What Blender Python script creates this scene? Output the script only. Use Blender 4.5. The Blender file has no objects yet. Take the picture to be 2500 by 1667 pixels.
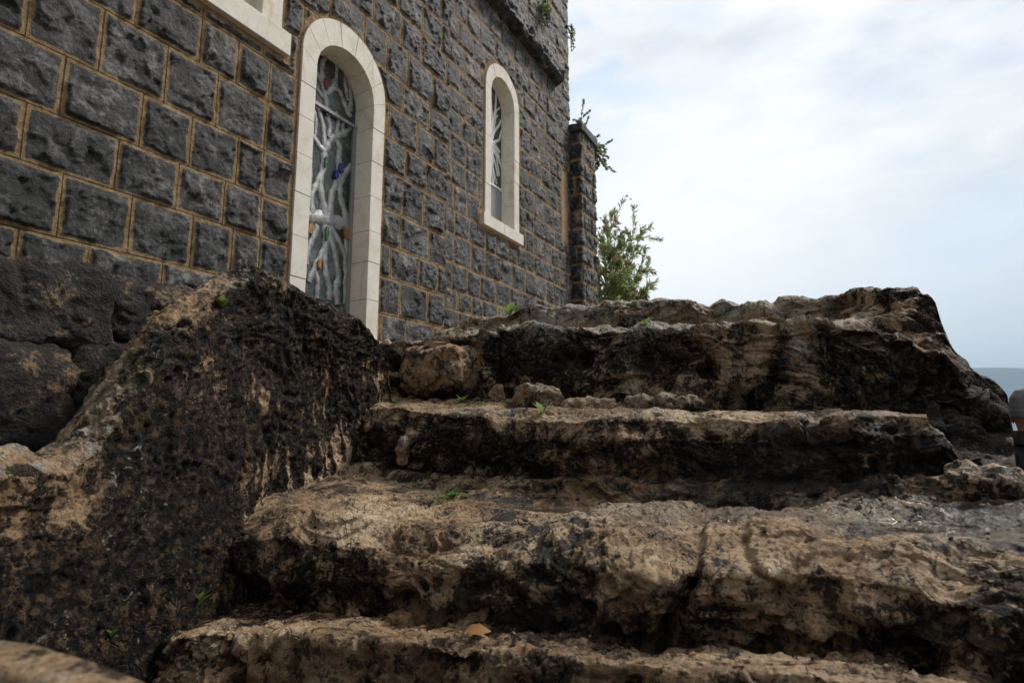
import bpy, bmesh, math, random
import numpy as np
from mathutils import Vector, Matrix

C = bpy.context.scene.collection
R = math.radians
rng = np.random.default_rng(7)
random.seed(5)

# ------------------------------------------------------------------ camera
FPX = 1354.0                                   # focal length in pixels of a 2500 px wide frame
PITCH = math.atan(189 / FPX)
cam = bpy.data.cameras.new('camera')
cam.sensor_width = 36.0
cam.lens = 36.0 * FPX / 2500.0
cam.clip_start = 0.02
cam.clip_end = 30000
cam.dof.use_dof = True
cam.dof.focus_distance = 3.0
cam.dof.aperture_fstop = 4.5
co = bpy.data.objects.new('camera', cam)
C.objects.link(co)
co.location = (0, 0, 0)
co.rotation_euler = (math.pi / 2 + PITCH, 0, 0)
sc = bpy.context.scene
sc.camera = co

# ------------------------------------------------------------------ light, sky, exposure
SUN_EL, SUN_AZ = R(50), R(66)                  # azimuth clockwise from the view direction
sc.view_settings.view_transform = 'Standard'
sc.view_settings.look = 'None'
sc.view_settings.exposure = 1.10
sc.view_settings.gamma = 1.0
sc.view_settings.use_curve_mapping = False
sun = bpy.data.lights.new('sun', 'SUN')
sun.energy = 1.5
sun.angle = R(11)
sun.color = (1.0, 0.95, 0.88)
so = bpy.data.objects.new('sun', sun)
C.objects.link(so)
sv = Vector((math.sin(SUN_AZ) * math.cos(SUN_EL), math.cos(SUN_AZ) * math.cos(SUN_EL), math.sin(SUN_EL)))
so.rotation_euler = sv.to_track_quat('Z', 'Y').to_euler()


class NT:
    """tiny node-tree helper"""
    def __init__(s, tree):
        s.t = tree
        s.t.nodes.clear()

    def n(s, typ, ins=None, **props):
        nd = s.t.nodes.new(typ)
        for k, v in props.items():
            setattr(nd, k, v)
        for k, v in (ins or {}).items():
            s.set(nd.inputs[k], v)
        return nd

    def set(s, sock, v):
        if hasattr(v, 'is_output'):
            s.t.links.new(v, sock)
        elif hasattr(v, 'outputs'):
            s.t.links.new(v.outputs[0], sock)
        else:
            if isinstance(v, (tuple, list)) and len(v) == 3 and sock.type == 'RGBA':
                v = (*v, 1)
            sock.default_value = v

    def math(s, op, a, b=0.0, c=0.0, clamp=False):
        nd = s.n('ShaderNodeMath', operation=op, use_clamp=clamp)
        s.set(nd.inputs[0], a)
        s.set(nd.inputs[1], b)
        s.set(nd.inputs[2], c)
        return nd.outputs[0]

    def mix(s, f, a, b, mode='MIX'):
        nd = s.n('ShaderNodeMix', data_type='RGBA', blend_type=mode)
        s.set(nd.inputs[0], f)
        s.set(nd.inputs[6], a)
        s.set(nd.inputs[7], b)
        return nd.outputs[2]

    def step(s, v, lo, hi):
        nd = s.n('ShaderNodeMapRange', interpolation_type='SMOOTHSTEP', clamp=True)
        s.set(nd.inputs[0], v)
        s.set(nd.inputs[1], lo)
        s.set(nd.inputs[2], hi)
        return nd.outputs[0]

    def noise(s, co, scale, detail=4.0, rough=0.55, dist=0.0):
        nd = s.n('ShaderNodeTexNoise', {'Scale': scale, 'Detail': detail, 'Roughness': rough, 'Distortion': dist})
        if co is not None:
            s.set(nd.inputs['Vector'], co)
        return nd.outputs[0]

    def attr(s, name):
        return s.n('ShaderNodeAttribute', attribute_name=name).outputs['Fac']

    def scale(s, co, v):
        nd = s.n('ShaderNodeVectorMath', operation='MULTIPLY')
        s.set(nd.inputs[0], co)
        nd.inputs[1].default_value = v
        return nd.outputs[0]

    def ramp(s, f, stops):
        nd = s.n('ShaderNodeValToRGB')
        e = nd.color_ramp.elements
        while len(e) < len(stops):
            e.new(0.5)
        for k, (p, c) in enumerate(stops):
            e[k].position = p
            e[k].color = (*c, 1)
        s.set(nd.inputs[0], f)
        return nd.outputs[0]


world = bpy.data.worlds.new('World')
sc.world = world
world.use_nodes = True
W = NT(world.node_tree)
sky = W.n('ShaderNodeTexSky', sky_type='NISHITA', sun_disc=False, sun_elevation=SUN_EL, sun_rotation=SUN_AZ,
          air_density=1.0, dust_density=1.2, ozone_density=1.0)
tc = W.n('ShaderNodeTexCoord').outputs['Generated']
flat = W.scale(tc, (1.0, 1.0, 2.6))
c1 = W.noise(flat, 2.3, 8, 0.56, 0.5)
c2 = W.noise(flat, 5.5, 8, 0.6, 0.3)
sep = W.n('ShaderNodeSeparateXYZ', {0: tc})
# pale blue opening in the cloud to the right of the tower
dv = W.n('ShaderNodeVectorMath', operation='DISTANCE')
W.set(dv.inputs[0], tc)
dv.inputs[1].default_value = (0.115, 0.83, 0.545)
hole = W.math('MULTIPLY', W.step(dv.outputs['Value'], 0.30, 0.04), 0.7)
cover = W.math('ADD', W.math('MULTIPLY', W.step(c1, 0.28, 0.5), 0.35), 0.66)
cover = W.math('SUBTRACT', cover, W.math('MULTIPLY', hole, W.step(c2, 0.40, 0.56)), clamp=True)
tone = W.ramp(W.math('ADD', W.math('MULTIPLY', c2, 0.5), W.math('MULTIPLY', c1, 0.5)),
              [(0.37, (4.0, 4.15, 4.4)), (0.46, (4.9, 4.97, 5.1)), (0.56, (5.8, 5.75, 5.7))])
lowright = W.math('MULTIPLY', W.step(sep.outputs[0], 0.15, 0.75), W.step(sep.outputs[2], 0.5, 0.05))
tone = W.mix(lowright, tone, (4.5, 4.7, 4.85))
skyc = W.mix(0.55, sky.outputs[0], (3.9, 4.7, 5.1))
col = W.mix(cover, skyc, tone)
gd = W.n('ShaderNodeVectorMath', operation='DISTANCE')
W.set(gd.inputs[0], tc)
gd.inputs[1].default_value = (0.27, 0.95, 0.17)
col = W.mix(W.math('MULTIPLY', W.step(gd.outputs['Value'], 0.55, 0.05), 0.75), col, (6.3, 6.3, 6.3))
# darker sky added behind the viewer to deepen the shade on the risers
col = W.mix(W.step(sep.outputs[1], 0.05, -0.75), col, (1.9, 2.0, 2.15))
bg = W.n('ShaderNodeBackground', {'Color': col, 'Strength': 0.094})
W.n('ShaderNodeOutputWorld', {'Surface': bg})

# ------------------------------------------------------------------ place: axis s runs along the church wall, w away from it
AW = R(29.4)
D = np.array([math.sin(AW), math.cos(AW), 0.0])
N = np.array([math.cos(AW), -math.sin(AW), 0.0])
WALL = 3.0                                      # metres from the wall to the camera
GROUND = -1.6


def world_pt(s, w, z):
    s, w, z = np.broadcast_arrays(np.asarray(s, float), np.asarray(w, float), np.asarray(z, float))
    P = s[..., None] * D + (w[..., None] - WALL) * N
    P[..., 2] = z
    return P


def ray(x, y):
    cx, cy = (x - 1250) / FPX, (833.5 - y) / FPX
    return np.array([cx, math.cos(PITCH) - cy * math.sin(PITCH), math.sin(PITCH) + cy * math.cos(PITCH)])


def on_s(x, y, S):                              # where a sight line meets the plane s = S -> (w, z)
    r = ray(x, y)
    P = r * (S / (r @ D))
    return P @ N + WALL, P[2]


def on_w(x, y, w):
    r = ray(x, y)
    P = r * ((w - WALL) / (r @ N))
    return P @ D, P[2]


def trace(pts, S):
    a = np.array(sorted(on_s(x, y, S) for x, y in pts))
    return lambda w: np.interp(w, a[:, 0], a[:, 1])


def project(P):
    y = P[..., 1] * math.cos(PITCH) + P[..., 2] * math.sin(PITCH)
    z = -P[..., 1] * math.sin(PITCH) + P[..., 2] * math.cos(PITCH)
    return 1250 + FPX * P[..., 0] / y, 833.5 - FPX * z / y, y


def sm(a, b, x):
    t = np.clip((x - a) / (b - a), 0, 1)
    return t * t * (3 - 2 * t)


# ------------------------------------------------------------------ noise
_G = rng.normal(size=(256, 3)).astype(np.float32)
_G /= np.linalg.norm(_G, axis=1)[:, None]


def _hash(ix, iy, iz, seed):
    h = (ix * np.int64(374761393) + iy * np.int64(668265263) + iz * np.int64(1274126177) + np.int64(seed * 974711)) & 0xffffffff
    h = ((h ^ (h >> 13)) * 1274126177) & 0xffffffff
    return h ^ (h >> 16)


def perlin(P, seed=0):
    sh = P.shape[:-1]
    p = P.reshape(-1, 3).astype(np.float32)
    i = np.floor(p)
    f = p - i
    i = i.astype(np.int64)
    u = f * f * f * (f * (f * 6 - 15) + 10)
    out = np.zeros(len(p), np.float32)
    for dx in (0, 1):
        wx = u[:, 0] if dx else 1 - u[:, 0]
        for dy in (0, 1):
            wy = u[:, 1] if dy else 1 - u[:, 1]
            for dz in (0, 1):
                wz = u[:, 2] if dz else 1 - u[:, 2]
                g = _G[_hash(i[:, 0] + dx, i[:, 1] + dy, i[:, 2] + dz, seed) & 255]
                out += wx * wy * wz * (g[:, 0] * (f[:, 0] - dx) + g[:, 1] * (f[:, 1] - dy) + g[:, 2] * (f[:, 2] - dz))
    return (out * 1.5).reshape(sh)


def fbm(P, oct=4, seed=0, gain=0.5):
    a, t, o = 1.0, 0.0, 0.0
    for k in range(oct):
        o = o + a * perlin(P * 2.03 ** k, seed + k)
        t += a
        a *= gain
    return o / t


def worley(P, seed=0):
    """distance to the nearest feature point and that point's random number"""
    sh = P.shape[:-1]
    p = P.reshape(-1, 3).astype(np.float32)
    i = np.floor(p).astype(np.int64)
    f = p - i
    best = np.full(len(p), 9.0, np.float32)
    rid = np.zeros(len(p), np.float32)
    for dx in (-1, 0, 1):
        for dy in (-1, 0, 1):
            for dz in (-1, 0, 1):
                h = _hash(i[:, 0] + dx, i[:, 1] + dy, i[:, 2] + dz, seed)
                ox = (h & 1023) / 1023.0 + dx - f[:, 0]
                oy = ((h >> 10) & 1023) / 1023.0 + dy - f[:, 1]
                oz = ((h >> 20) & 1023) / 1023.0 + dz - f[:, 2]
                dd = ox * ox + oy * oy + oz * oz
                m = dd < best
                best[m] = dd[m]
                rid[m] = (((h[m] * 7919) >> 7) & 1023) / 1023.0
    return np.sqrt(best).reshape(sh), rid.reshape(sh)


# ------------------------------------------------------------------ object helpers
def tag(o, label=None, cat=None, group=None, kind=None):
    for k, v in (('label', label), ('category', cat), ('group', group), ('kind', kind)):
        if v:
            o[k] = v
    return o


def thing(name, label, cat, base, group=None):
    o = bpy.data.objects.new(name, None)
    o.empty_display_size = 0.1
    C.objects.link(o)
    o.location = base
    return tag(o, label, cat, group)


def link(name, me, mat, parent=None, smooth=True):
    """link a mesh given in world coordinates; under a parent it is moved into the parent's space"""
    o = bpy.data.objects.new(name, me)
    C.objects.link(o)
    for m in (mat if isinstance(mat, (list, tuple)) else [mat]):
        me.materials.append(m)
    if parent is not None:
        o.parent = parent
        me.transform(Matrix.Translation(-Vector(parent_base(parent))))
    if smooth:
        me.polygons.foreach_set('use_smooth', np.ones(len(me.polygons), bool))
    me.update()
    return o


def parent_base(o):
    v = Vector(o.location)
    while o.parent is not None:
        o = o.parent
        v = v + Vector(o.location)
    return v


def mesh_np(name, V, F, attrs=None):
    me = bpy.data.meshes.new(name)
    V = np.ascontiguousarray(V.reshape(-1, 3), np.float32)
    F = np.ascontiguousarray(F, np.int32)
    k = F.shape[1]
    me.vertices.add(len(V))
    me.vertices.foreach_set('co', V.ravel())
    me.loops.add(F.size)
    me.loops.foreach_set('vertex_index', F.ravel())
    me.polygons.add(len(F))
    me.polygons.foreach_set('loop_start', np.arange(0, F.size, k, dtype=np.int32))
    for a, v in (attrs or {}).items():
        me.attributes.new(a, 'FLOAT', 'POINT').data.foreach_set('value', np.ascontiguousarray(v, np.float32).ravel())
    me.update(calc_edges=True)
    return me


def grid_faces(nu, nv, flip=False):
    a = np.arange(nu * nv).reshape(nu, nv)
    F = np.stack([a[:-1, :-1], a[1:, :-1], a[1:, 1:], a[:-1, 1:]], -1).reshape(-1, 4)
    return F[:, ::-1] if flip else F


def grid_normals(P):
    n = np.cross(np.gradient(P, axis=0), np.gradient(P, axis=1))
    return n / np.maximum(np.linalg.norm(n, axis=-1, keepdims=True), 1e-9)


def smooth_u(P, it):
    for _ in range(it):
        Q = P.copy()
        Q[1:-1] = 0.25 * P[:-2] + 0.5 * P[1:-1] + 0.25 * P[2:]
        P = Q
    return P


def clean(me, keep):
    """drop the faces whose mask is False, then loose vertices"""
    bm = bmesh.new()
    bm.from_mesh(me)
    bm.faces.ensure_lookup_table()
    kill = [bm.faces[i] for i in np.nonzero(~keep)[0]]
    bmesh.ops.delete(bm, geom=kill, context='FACES')
    bm.to_mesh(me)
    bm.free()


def bm_mesh(name, bm):
    me = bpy.data.meshes.new(name)
    bmesh.ops.recalc_face_normals(bm, faces=bm.faces)
    bm.to_mesh(me)
    bm.free()
    return me


# ------------------------------------------------------------------ materials
def material(name):
    m = bpy.data.materials.new(name)
    m.use_nodes = True
    return m, NT(m.node_tree)


def finish(T, col, rough, bump=None, spec=0.4, dist=0.02, strength=0.6, **extra):
    ins = {'Base Color': col, 'Roughness': rough, 'Specular IOR Level': spec}
    ins.update(extra)
    if bump is not None:
        b = T.n('ShaderNodeBump', {'Height': bump, 'Distance': dist, 'Strength': strength})
        ins['Normal'] = b
    p = T.n('ShaderNodeBsdfPrincipled', ins)
    T.n('ShaderNodeOutputMaterial', {'Surface': p})
    return p


def limestone(name, tan=((0.16, 0.090, 0.042), (0.43, 0.28, 0.15), (0.70, 0.54, 0.36)), gain=1.0):
    """weathered travertine with black water stains (painted shade on the slab), grey lichen and wet patches carried by mesh attributes"""
    m, T = material(name)
    co = T.n('ShaderNodeTexCoord').outputs['Object']
    st, li, we, gr, orr = (T.attr(a) for a in ('stain_shade', 'lichen', 'wet', 'green', 'rust'))
    n1 = T.noise(co, 5.5, 9, 0.68, 0.6)
    n2 = T.noise(co, 26, 8, 0.7, 0.3)
    n3 = T.noise(co, 95, 5, 0.7)
    n4 = T.noise(co, 2.4, 4, 0.5)
    v = T.math('ADD', st, T.math('MULTIPLY', T.math('SUBTRACT', n1, 0.5), 2.3))
    v = T.math('ADD', v, T.math('MULTIPLY', T.math('SUBTRACT', n2, 0.5), 2.3))
    v = T.math('ADD', v, T.math('MULTIPLY', T.math('SUBTRACT', n3, 0.5), 1.05))
    black = T.step(v, 0.40, 0.62)
    tcol = T.ramp(T.math('ADD', T.math('MULTIPLY', n2, 0.6), T.math('MULTIPLY', n4, 0.4)),
                  [(0.40, tan[0]), (0.49, tan[1]), (0.59, tan[2])])
    tcol = T.mix(T.math('MULTIPLY', T.step(n3, 0.45, 0.36), 0.6), tcol, (0.07, 0.042, 0.022))
    tcol = T.mix(T.math('MULTIPLY', T.step(orr, 0.3, 0.9), T.step(n2, 0.42, 0.6)), tcol, (0.30, 0.125, 0.04))
    bcol = T.ramp(n2, [(0.38, (0.005, 0.0042, 0.0035)), (0.52, (0.013, 0.0105, 0.0085)), (0.60, (0.085, 0.056, 0.034))])
    c = T.mix(T.step(v, 0.28, 0.5), tcol, T.mix(0.6, tcol, (0.035, 0.022, 0.012)))
    c = T.mix(black, c, bcol)
    fleck = T.math('MULTIPLY', T.step(T.noise(co, 62, 6, 0.75, 0.4), 0.575, 0.63), T.step(T.noise(co, 4.5, 4, 0.6, 0.5), 0.46, 0.62))
    c = T.mix(T.math('MULTIPLY', fleck, T.math('MULTIPLY', black, 0.75)), c, (0.28, 0.19, 0.11))
    lm = T.step(T.math('ADD', li, T.math('MULTIPLY', T.math('SUBTRACT', T.noise(co, 21, 9, 0.76, 0.8), 0.5), 3.2)), 0.56, 0.74)
    c = T.mix(T.math('MULTIPLY', lm, 0.85), c, T.ramp(n3, [(0.40, (0.12, 0.115, 0.09)), (0.56, (0.42, 0.40, 0.335))]))
    gm = T.step(T.math('ADD', gr, T.math('MULTIPLY', T.math('SUBTRACT', T.noise(co, 15, 9, 0.74, 0.5), 0.5), 3.0)), 0.55, 0.8)
    c = T.mix(T.math('MULTIPLY', gm, 0.75), c, T.ramp(n2, [(0.40, (0.02, 0.025, 0.012)), (0.52, (0.075, 0.085, 0.045)), (0.62, (0.25, 0.255, 0.18))]))
    wm = T.step(T.math('ADD', we, T.math('MULTIPLY', T.math('SUBTRACT', n1, 0.5), 2.2)), 0.30, 0.85)
    c = T.mix(T.math('MULTIPLY', wm, 0.70), c, T.mix(0.72, c, (0.03, 0.023, 0.018)))
    rough = T.math('SUBTRACT', T.math('ADD', 0.42, T.math('MULTIPLY', n2, 0.45)), T.math('MULTIPLY', wm, 0.29))
    vor = T.n('ShaderNodeTexVoronoi', {'Vector': co, 'Scale': 48.0}, feature='F1').outputs['Distance']
    pit = T.step(vor, 0.10, 0.36)
    h = T.math('ADD', T.math('MULTIPLY', n2, 1.0), T.math('MULTIPLY', n3, 0.45))
    h = T.math('ADD', h, T.math('MULTIPLY', pit, 0.22))
    h = T.math('ADD', h, T.math('MULTIPLY', T.noise(co, 330, 3, 0.7), 0.12))
    wv_ = T.n('ShaderNodeVectorMath', operation='ADD')
    T.set(wv_.inputs[0], co)
    nc = T.n('ShaderNodeTexNoise', {'Vector': co, 'Scale': 6.0, 'Detail': 4.0})
    T.set(wv_.inputs[1], T.scale(nc.outputs['Color'], (0.14, 0.14, 0.14)))
    crk = T.n('ShaderNodeTexVoronoi', {'Vector': wv_.outputs[0], 'Scale': 7.0}, feature='DISTANCE_TO_EDGE').outputs['Distance']
    crk = T.math('MULTIPLY', T.step(crk, 0.022, 0.0), T.step(n4, 0.5, 0.58))
    h = T.math('SUBTRACT', h, T.math('MULTIPLY', crk, 0.55))
    finish(T, c, rough, h, spec=T.math('ADD', T.math('SUBTRACT', 0.45, T.math('MULTIPLY', black, 0.30)), T.math('MULTIPLY', wm, 0.30)), dist=0.026, strength=1.0)
    return m


M = {}
M['limestone'] = limestone('limestone')


def basalt_wall(name):
    m, T = material(name)
    co = T.n('ShaderNodeTexCoord').outputs['Object']
    e, jd, tone = T.attr('edge'), T.attr('joint'), T.attr('tone')
    n1 = T.noise(co, 9, 8, 0.65, 0.4)
    n2 = T.noise(co, 42, 7, 0.7, 0.3)
    n3 = T.noise(co, 170, 4, 0.7)
    ev = T.math('ADD', e, T.math('MULTIPLY', T.math('SUBTRACT', n2, 0.5), 0.020))
    mort = T.step(ev, 0.0045, 0.0005)
    # patches where mortar smears over the stone
    sme = T.math('MULTIPLY', T.step(T.math('ADD', n1, T.math('MULTIPLY', T.math('SUBTRACT', n2, 0.5), 0.6)), 0.66, 0.74), T.step(e, 0.05, 0.0))
    mort = T.math('MAXIMUM', mort, T.math('MULTIPLY', sme, 0.85))
    stone = T.ramp(T.math('ADD', T.math('MULTIPLY', n1, 0.55), T.math('MULTIPLY', n2, 0.45)),
                   [(0.42, (0.006, 0.0058, 0.0056)), (0.5, (0.030, 0.0294, 0.0288)), (0.60, (0.15, 0.146, 0.141))])
    stone = T.mix(1.0, stone, T.ramp(tone, [(0.0, (0.66, 0.66, 0.67)), (0.5, (1.05, 1.05, 1.05)), (0.88, (1.65, 1.62, 1.56)), (0.93, (1.7, 1.5, 1.3)), (1.0, (2.3, 1.9, 1.5))]), 'MULTIPLY')
    speck = T.step(n3, 0.70, 0.78)
    stone = T.mix(T.math('MULTIPLY', speck, 0.5), stone, (0.30, 0.29, 0.27))
    mcol = T.ramp(T.math('ADD', T.math('MULTIPLY', n2, 0.6), T.math('MULTIPLY', n1, 0.4)),
                  [(0.38, (0.16, 0.098, 0.042)), (0.5, (0.30, 0.195, 0.092)), (0.62, (0.42, 0.30, 0.165))])
    line = T.step(T.math('ADD', jd, T.math('MULTIPLY', T.math('SUBTRACT', n2, 0.5), 0.004)), 0.0046, 0.0022)
    mcol = T.mix(T.math('MULTIPLY', line, 0.82), mcol, (0.03, 0.022, 0.014))
    c = T.mix(mort, stone, mcol)
    rough = T.math('ADD', T.math('MULTIPLY', mort, 0.35), T.math('ADD', 0.50, T.math('MULTIPLY', n2, 0.25)))
    h = T.math('ADD', T.math('MULTIPLY', n2, 1.0), T.math('MULTIPLY', n3, 0.4))
    h = T.math('SUBTRACT', h, T.math('MULTIPLY', T.math('MULTIPLY', line, mort), 0.7))
    finish(T, c, rough, h, spec=0.5, dist=0.018, strength=0.9)
    return m


M['basalt'] = basalt_wall('basalt_masonry')


def simple(name, stops, scale=14, rough=0.7, bump=0.4, dist=0.006, spec=0.4, detail=7, **extra):
    m, T = material(name)
    co = T.n('ShaderNodeTexCoord').outputs['Object']
    n = T.noise(co, scale, detail, 0.65, 0.3)
    n2 = T.noise(co, scale * 7, 5, 0.65)
    c = T.ramp(T.math('ADD', T.math('MULTIPLY', n, 0.65), T.math('MULTIPLY', n2, 0.35)), stops)
    finish(T, c, rough, T.math('ADD', n, n2) if bump else None, spec=spec, dist=dist, strength=bump, **extra)
    return m


def white_stone():
    m, T = material('white_limestone')
    co = T.n('ShaderNodeTexCoord').outputs['Object']
    n = T.noise(co, 7, 7, 0.6, 0.4)
    n2 = T.noise(co, 130, 4, 0.7)
    c = T.ramp(T.math('ADD', T.math('MULTIPLY', n, 0.6), T.math('MULTIPLY', n2, 0.4)),
               [(0.3, (0.56, 0.49, 0.39)), (0.48, (0.72, 0.67, 0.58)), (0.65, (0.80, 0.76, 0.69))])
    st = T.noise(T.scale(co, (1, 1, 0.35)), 6, 6, 0.7, 0.8)
    c = T.mix(T.math('MULTIPLY', T.step(st, 0.54, 0.68), 0.5), c, (0.45, 0.31, 0.16))
    c = T.mix(T.math('MULTIPLY', T.step(T.noise(co, 34, 8, 0.75, 0.5), 0.57, 0.66), 0.4), c, (0.33, 0.28, 0.22))
    finish(T, c, 0.75, n2, dist=0.003, strength=0.5)
    return m


M['white'] = white_stone()
M['pointing'] = simple('tan_pointing', [(0.3, (0.30, 0.18, 0.10)), (0.7, (0.45, 0.32, 0.2))], 30, 0.9)
M['boulder_basalt'] = simple('rough_basalt', [(0.3, (0.012, 0.011, 0.011)), (0.49, (0.026, 0.021, 0.018)), (0.555, (0.065, 0.052, 0.042)), (0.60, (0.26, 0.175, 0.09))], 8, 0.75, 1.0, 0.04)
M['cast'] = simple('cast_aluminium', [(0.38, (0.15, 0.155, 0.155)), (0.5, (0.33, 0.335, 0.33)), (0.62, (0.52, 0.52, 0.50))], 22, 0.42, 0.6, 0.006, Metallic=0.35)
M['bar'] = simple('dull_steel', [(0.3, (0.20, 0.20, 0.20)), (0.7, (0.36, 0.35, 0.33))], 20, 0.5, 0.3, Metallic=0.4)
M['glass_dark'] = simple('grey_green_glass', [(0.40, (0.012, 0.018, 0.015)), (0.52, (0.03, 0.043, 0.036)), (0.60, (0.12, 0.155, 0.15))], 7, 0.14, 0.3, 0.01, spec=0.6)
M['panel'] = simple('grey_panel', [(0.3, (0.22, 0.22, 0.21)), (0.7, (0.30, 0.30, 0.29))], 6, 0.55, 0.1)
M['white_paint'] = simple('white_paint', [(0.3, (0.62, 0.62, 0.60)), (0.7, (0.78, 0.78, 0.76))], 6, 0.5, 0.1)
M['interior'] = simple('dark_interior', [(0.3, (0.02, 0.02, 0.02)), (0.7, (0.04, 0.04, 0.04))], 3, 0.9, 0.0)
for nm, cc in (('red', (0.30, 0.02, 0.03)), ('blue', (0.03, 0.04, 0.28)), ('green', (0.02, 0.16, 0.06)), ('orange', (0.42, 0.19, 0.04)), ('navy', (0.03, 0.04, 0.09))):
    M['glass_' + nm] = simple(nm + '_glass', [(0.35, tuple(x * 0.5 for x in cc)), (0.65, cc)], 60, 0.2, 0.6, 0.01, spec=0.6)


def leaf_mat(name, dark, mid, light, scale=9):
    m, T = material(name)
    info = T.attr('shade')
    co = T.n('ShaderNodeTexCoord').outputs['Object']
    n = T.noise(co, scale, 3, 0.5)
    c = T.ramp(T.math('ADD', T.math('MULTIPLY', info, 0.7), T.math('MULTIPLY', n, 0.3)), [(0.15, dark), (0.5, mid), (0.85, light)])
    p = T.n('ShaderNodeBsdfPrincipled', {'Base Color': c, 'Roughness': 0.45, 'Specular IOR Level': 0.4})
    tr = T.n('ShaderNodeBsdfTranslucent', {'Color': c})
    mx = T.n('ShaderNodeMixShader', {0: 0.5, 1: p, 2: tr})
    T.n('ShaderNodeOutputMaterial', {'Surface': mx})
    return m


M['oleander'] = leaf_mat('oleander_leaf', (0.13, 0.18, 0.055), (0.30, 0.37, 0.14), (0.52, 0.58, 0.30))
M['caper'] = leaf_mat('grey_green_leaf', (0.20, 0.23, 0.14), (0.34, 0.385, 0.26), (0.52, 0.56, 0.42))
M['weed'] = leaf_mat('weed_leaf', (0.05, 0.095, 0.02), (0.12, 0.20, 0.045), (0.24, 0.34, 0.10), 40)
M['red_leaf'] = leaf_mat('reddish_leaf', (0.12, 0.015, 0.03), (0.22, 0.03, 0.05), (0.30, 0.06, 0.07), 40)
M['petal'] = leaf_mat('pink_petal', (0.42, 0.10, 0.17), (0.62, 0.19, 0.27), (0.75, 0.38, 0.45))
M['dry'] = leaf_mat('dry_leaf', (0.22, 0.09, 0.02), (0.40, 0.18, 0.05), (0.52, 0.27, 0.09), 30)
M['bark'] = simple('twig_bark', [(0.3, (0.07, 0.055, 0.04)), (0.7, (0.2, 0.165, 0.12))], 30, 0.85)
M['earth'] = simple('earth', [(0.3, (0.10, 0.08, 0.055)), (0.7, (0.22, 0.18, 0.125))], 1.5, 0.9)
M['hill'] = simple('far_hillside', [(0.3, (0.07, 0.10, 0.09)), (0.7, (0.13, 0.15, 0.12))], 0.004, 0.95, 0.0)
m, T = material('lake_water')
finish(T, (0.02, 0.05, 0.065), 0.12, T.noise(T.n('ShaderNodeTexCoord').outputs['Object'], 0.8, 4), dist=0.1, strength=0.3)
M['lake'] = m
m, T = material('puddle_water')
p = T.n('ShaderNodeBsdfPrincipled', {'Base Color': (0.055, 0.042, 0.028), 'Roughness': 0.04, 'Specular IOR Level': 0.5})
T.n('ShaderNodeOutputMaterial', {'Surface': p})
M['puddle'] = m

# ------------------------------------------------------------------ ground, lake, hills
gx = np.concatenate([-np.geomspace(6000, 8, 26), np.linspace(-6, 6, 25), np.geomspace(8, 6000, 26)])
gy = np.concatenate([-np.geomspace(3000, 8, 18), np.linspace(-6, 14, 41), np.geomspace(16, 9000, 34)])
X, Y = np.meshgrid(gx, gy, indexing='ij')
Z = GROUND + 0.05 * perlin(np.stack([X, Y, X * 0], -1) * 0.6, 3) - 6.0 * sm(16, 60, Y)
me = mesh_np('ground', np.stack([X, Y, Z], -1), grid_faces(*X.shape))
tag(link('ground', me, M['earth']), kind='structure')
me = mesh_np('water', np.array([[-7000, 18, -3.2], [7000, 18, -3.2], [7000, 9000, -3.2], [-7000, 9000, -3.2]]), np.array([[0, 1, 2, 3]]))
tag(link('water', me, M['lake'], smooth=False), kind='structure')
hx = np.linspace(-5000, 6500, 150)
hv = np.linspace(0, 1, 40)
X, Vv = np.meshgrid(hx, hv, indexing='ij')
Y = 3600 + 2400 * Vv
pr = np.stack([X, Y, X * 0], -1)
Z = -4 + 428 * np.minimum(1, sm(0, 0.42, Vv) + 0.02) * (0.93 + 0.05 * fbm(pr * 0.0006, 4, 21) + 0.00001 * X) * (1 + 0.10 * (fbm(pr * 0.003, 4, 22)) * sm(0.0, 0.2, Vv) * sm(0.42, 0.3, Vv))
me = mesh_np('hills', np.stack([X, Y, Z], -1), grid_faces(*X.shape))
tag(link('hills', me, M['hill']), kind='structure')

# ------------------------------------------------------------------ rock-cut staircase (bedrock), swept across w
S0, S1, S2, S3, S4 = 1.08, 1.55, 2.35, 3.0, 3.7
f_l0 = trace([(330, 1575), (480, 1550), (700, 1560), (1000, 1590), (1200, 1605), (1500, 1640), (1800, 1670), (2100, 1690)], S0)
f_b1 = trace([(580, 1411), (611, 1443), (691, 1470), (744, 1491), (877, 1507), (1010, 1512), (1090, 1534), (1222, 1550), (1383, 1560), (1542, 1576), (1700, 1581), (1861, 1603), (1994, 1613), (2127, 1624), (2260, 1640), (2500, 1690)], S1)
f_l1 = trace([(580, 1240), (744, 1255), (850, 1275), (1010, 1310), (1250, 1315), (1372, 1305), (1516, 1316), (1650, 1345), (1707, 1321), (1830, 1310), (1957, 1321), (2074, 1337), (2175, 1345), (2250, 1364), (2292, 1390), (2400, 1410), (2500, 1400)], S1)
f_led = trace([(930, 1150), (1053, 1174), (1149, 1197), (1244, 1193), (1650, 1220), (1765, 1239), (1880, 1235), (2033, 1213), (2186, 1201), (2331, 1193)], S2)
f_b2 = trace([(940, 1130), (1022, 1151), (1225, 1163), (1321, 1163), (1474, 1166), (1700, 1166), (1841, 1172), (1975, 1172), (2071, 1165), (2224, 1155), (2362, 1168)], S2)
f_l2 = trace([(965, 985), (1000, 995), (1217, 1017), (1313, 1017), (1409, 1021), (1455, 1017), (1550, 1010), (1650, 1014), (1803, 1014), (1853, 1017), (1918, 1006), (1971, 1006), (1983, 1025), (2029, 1004), (2109, 1002), (2186, 1000), (2270, 1002), (2297, 1033), (2324, 1063)], S2)
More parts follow.
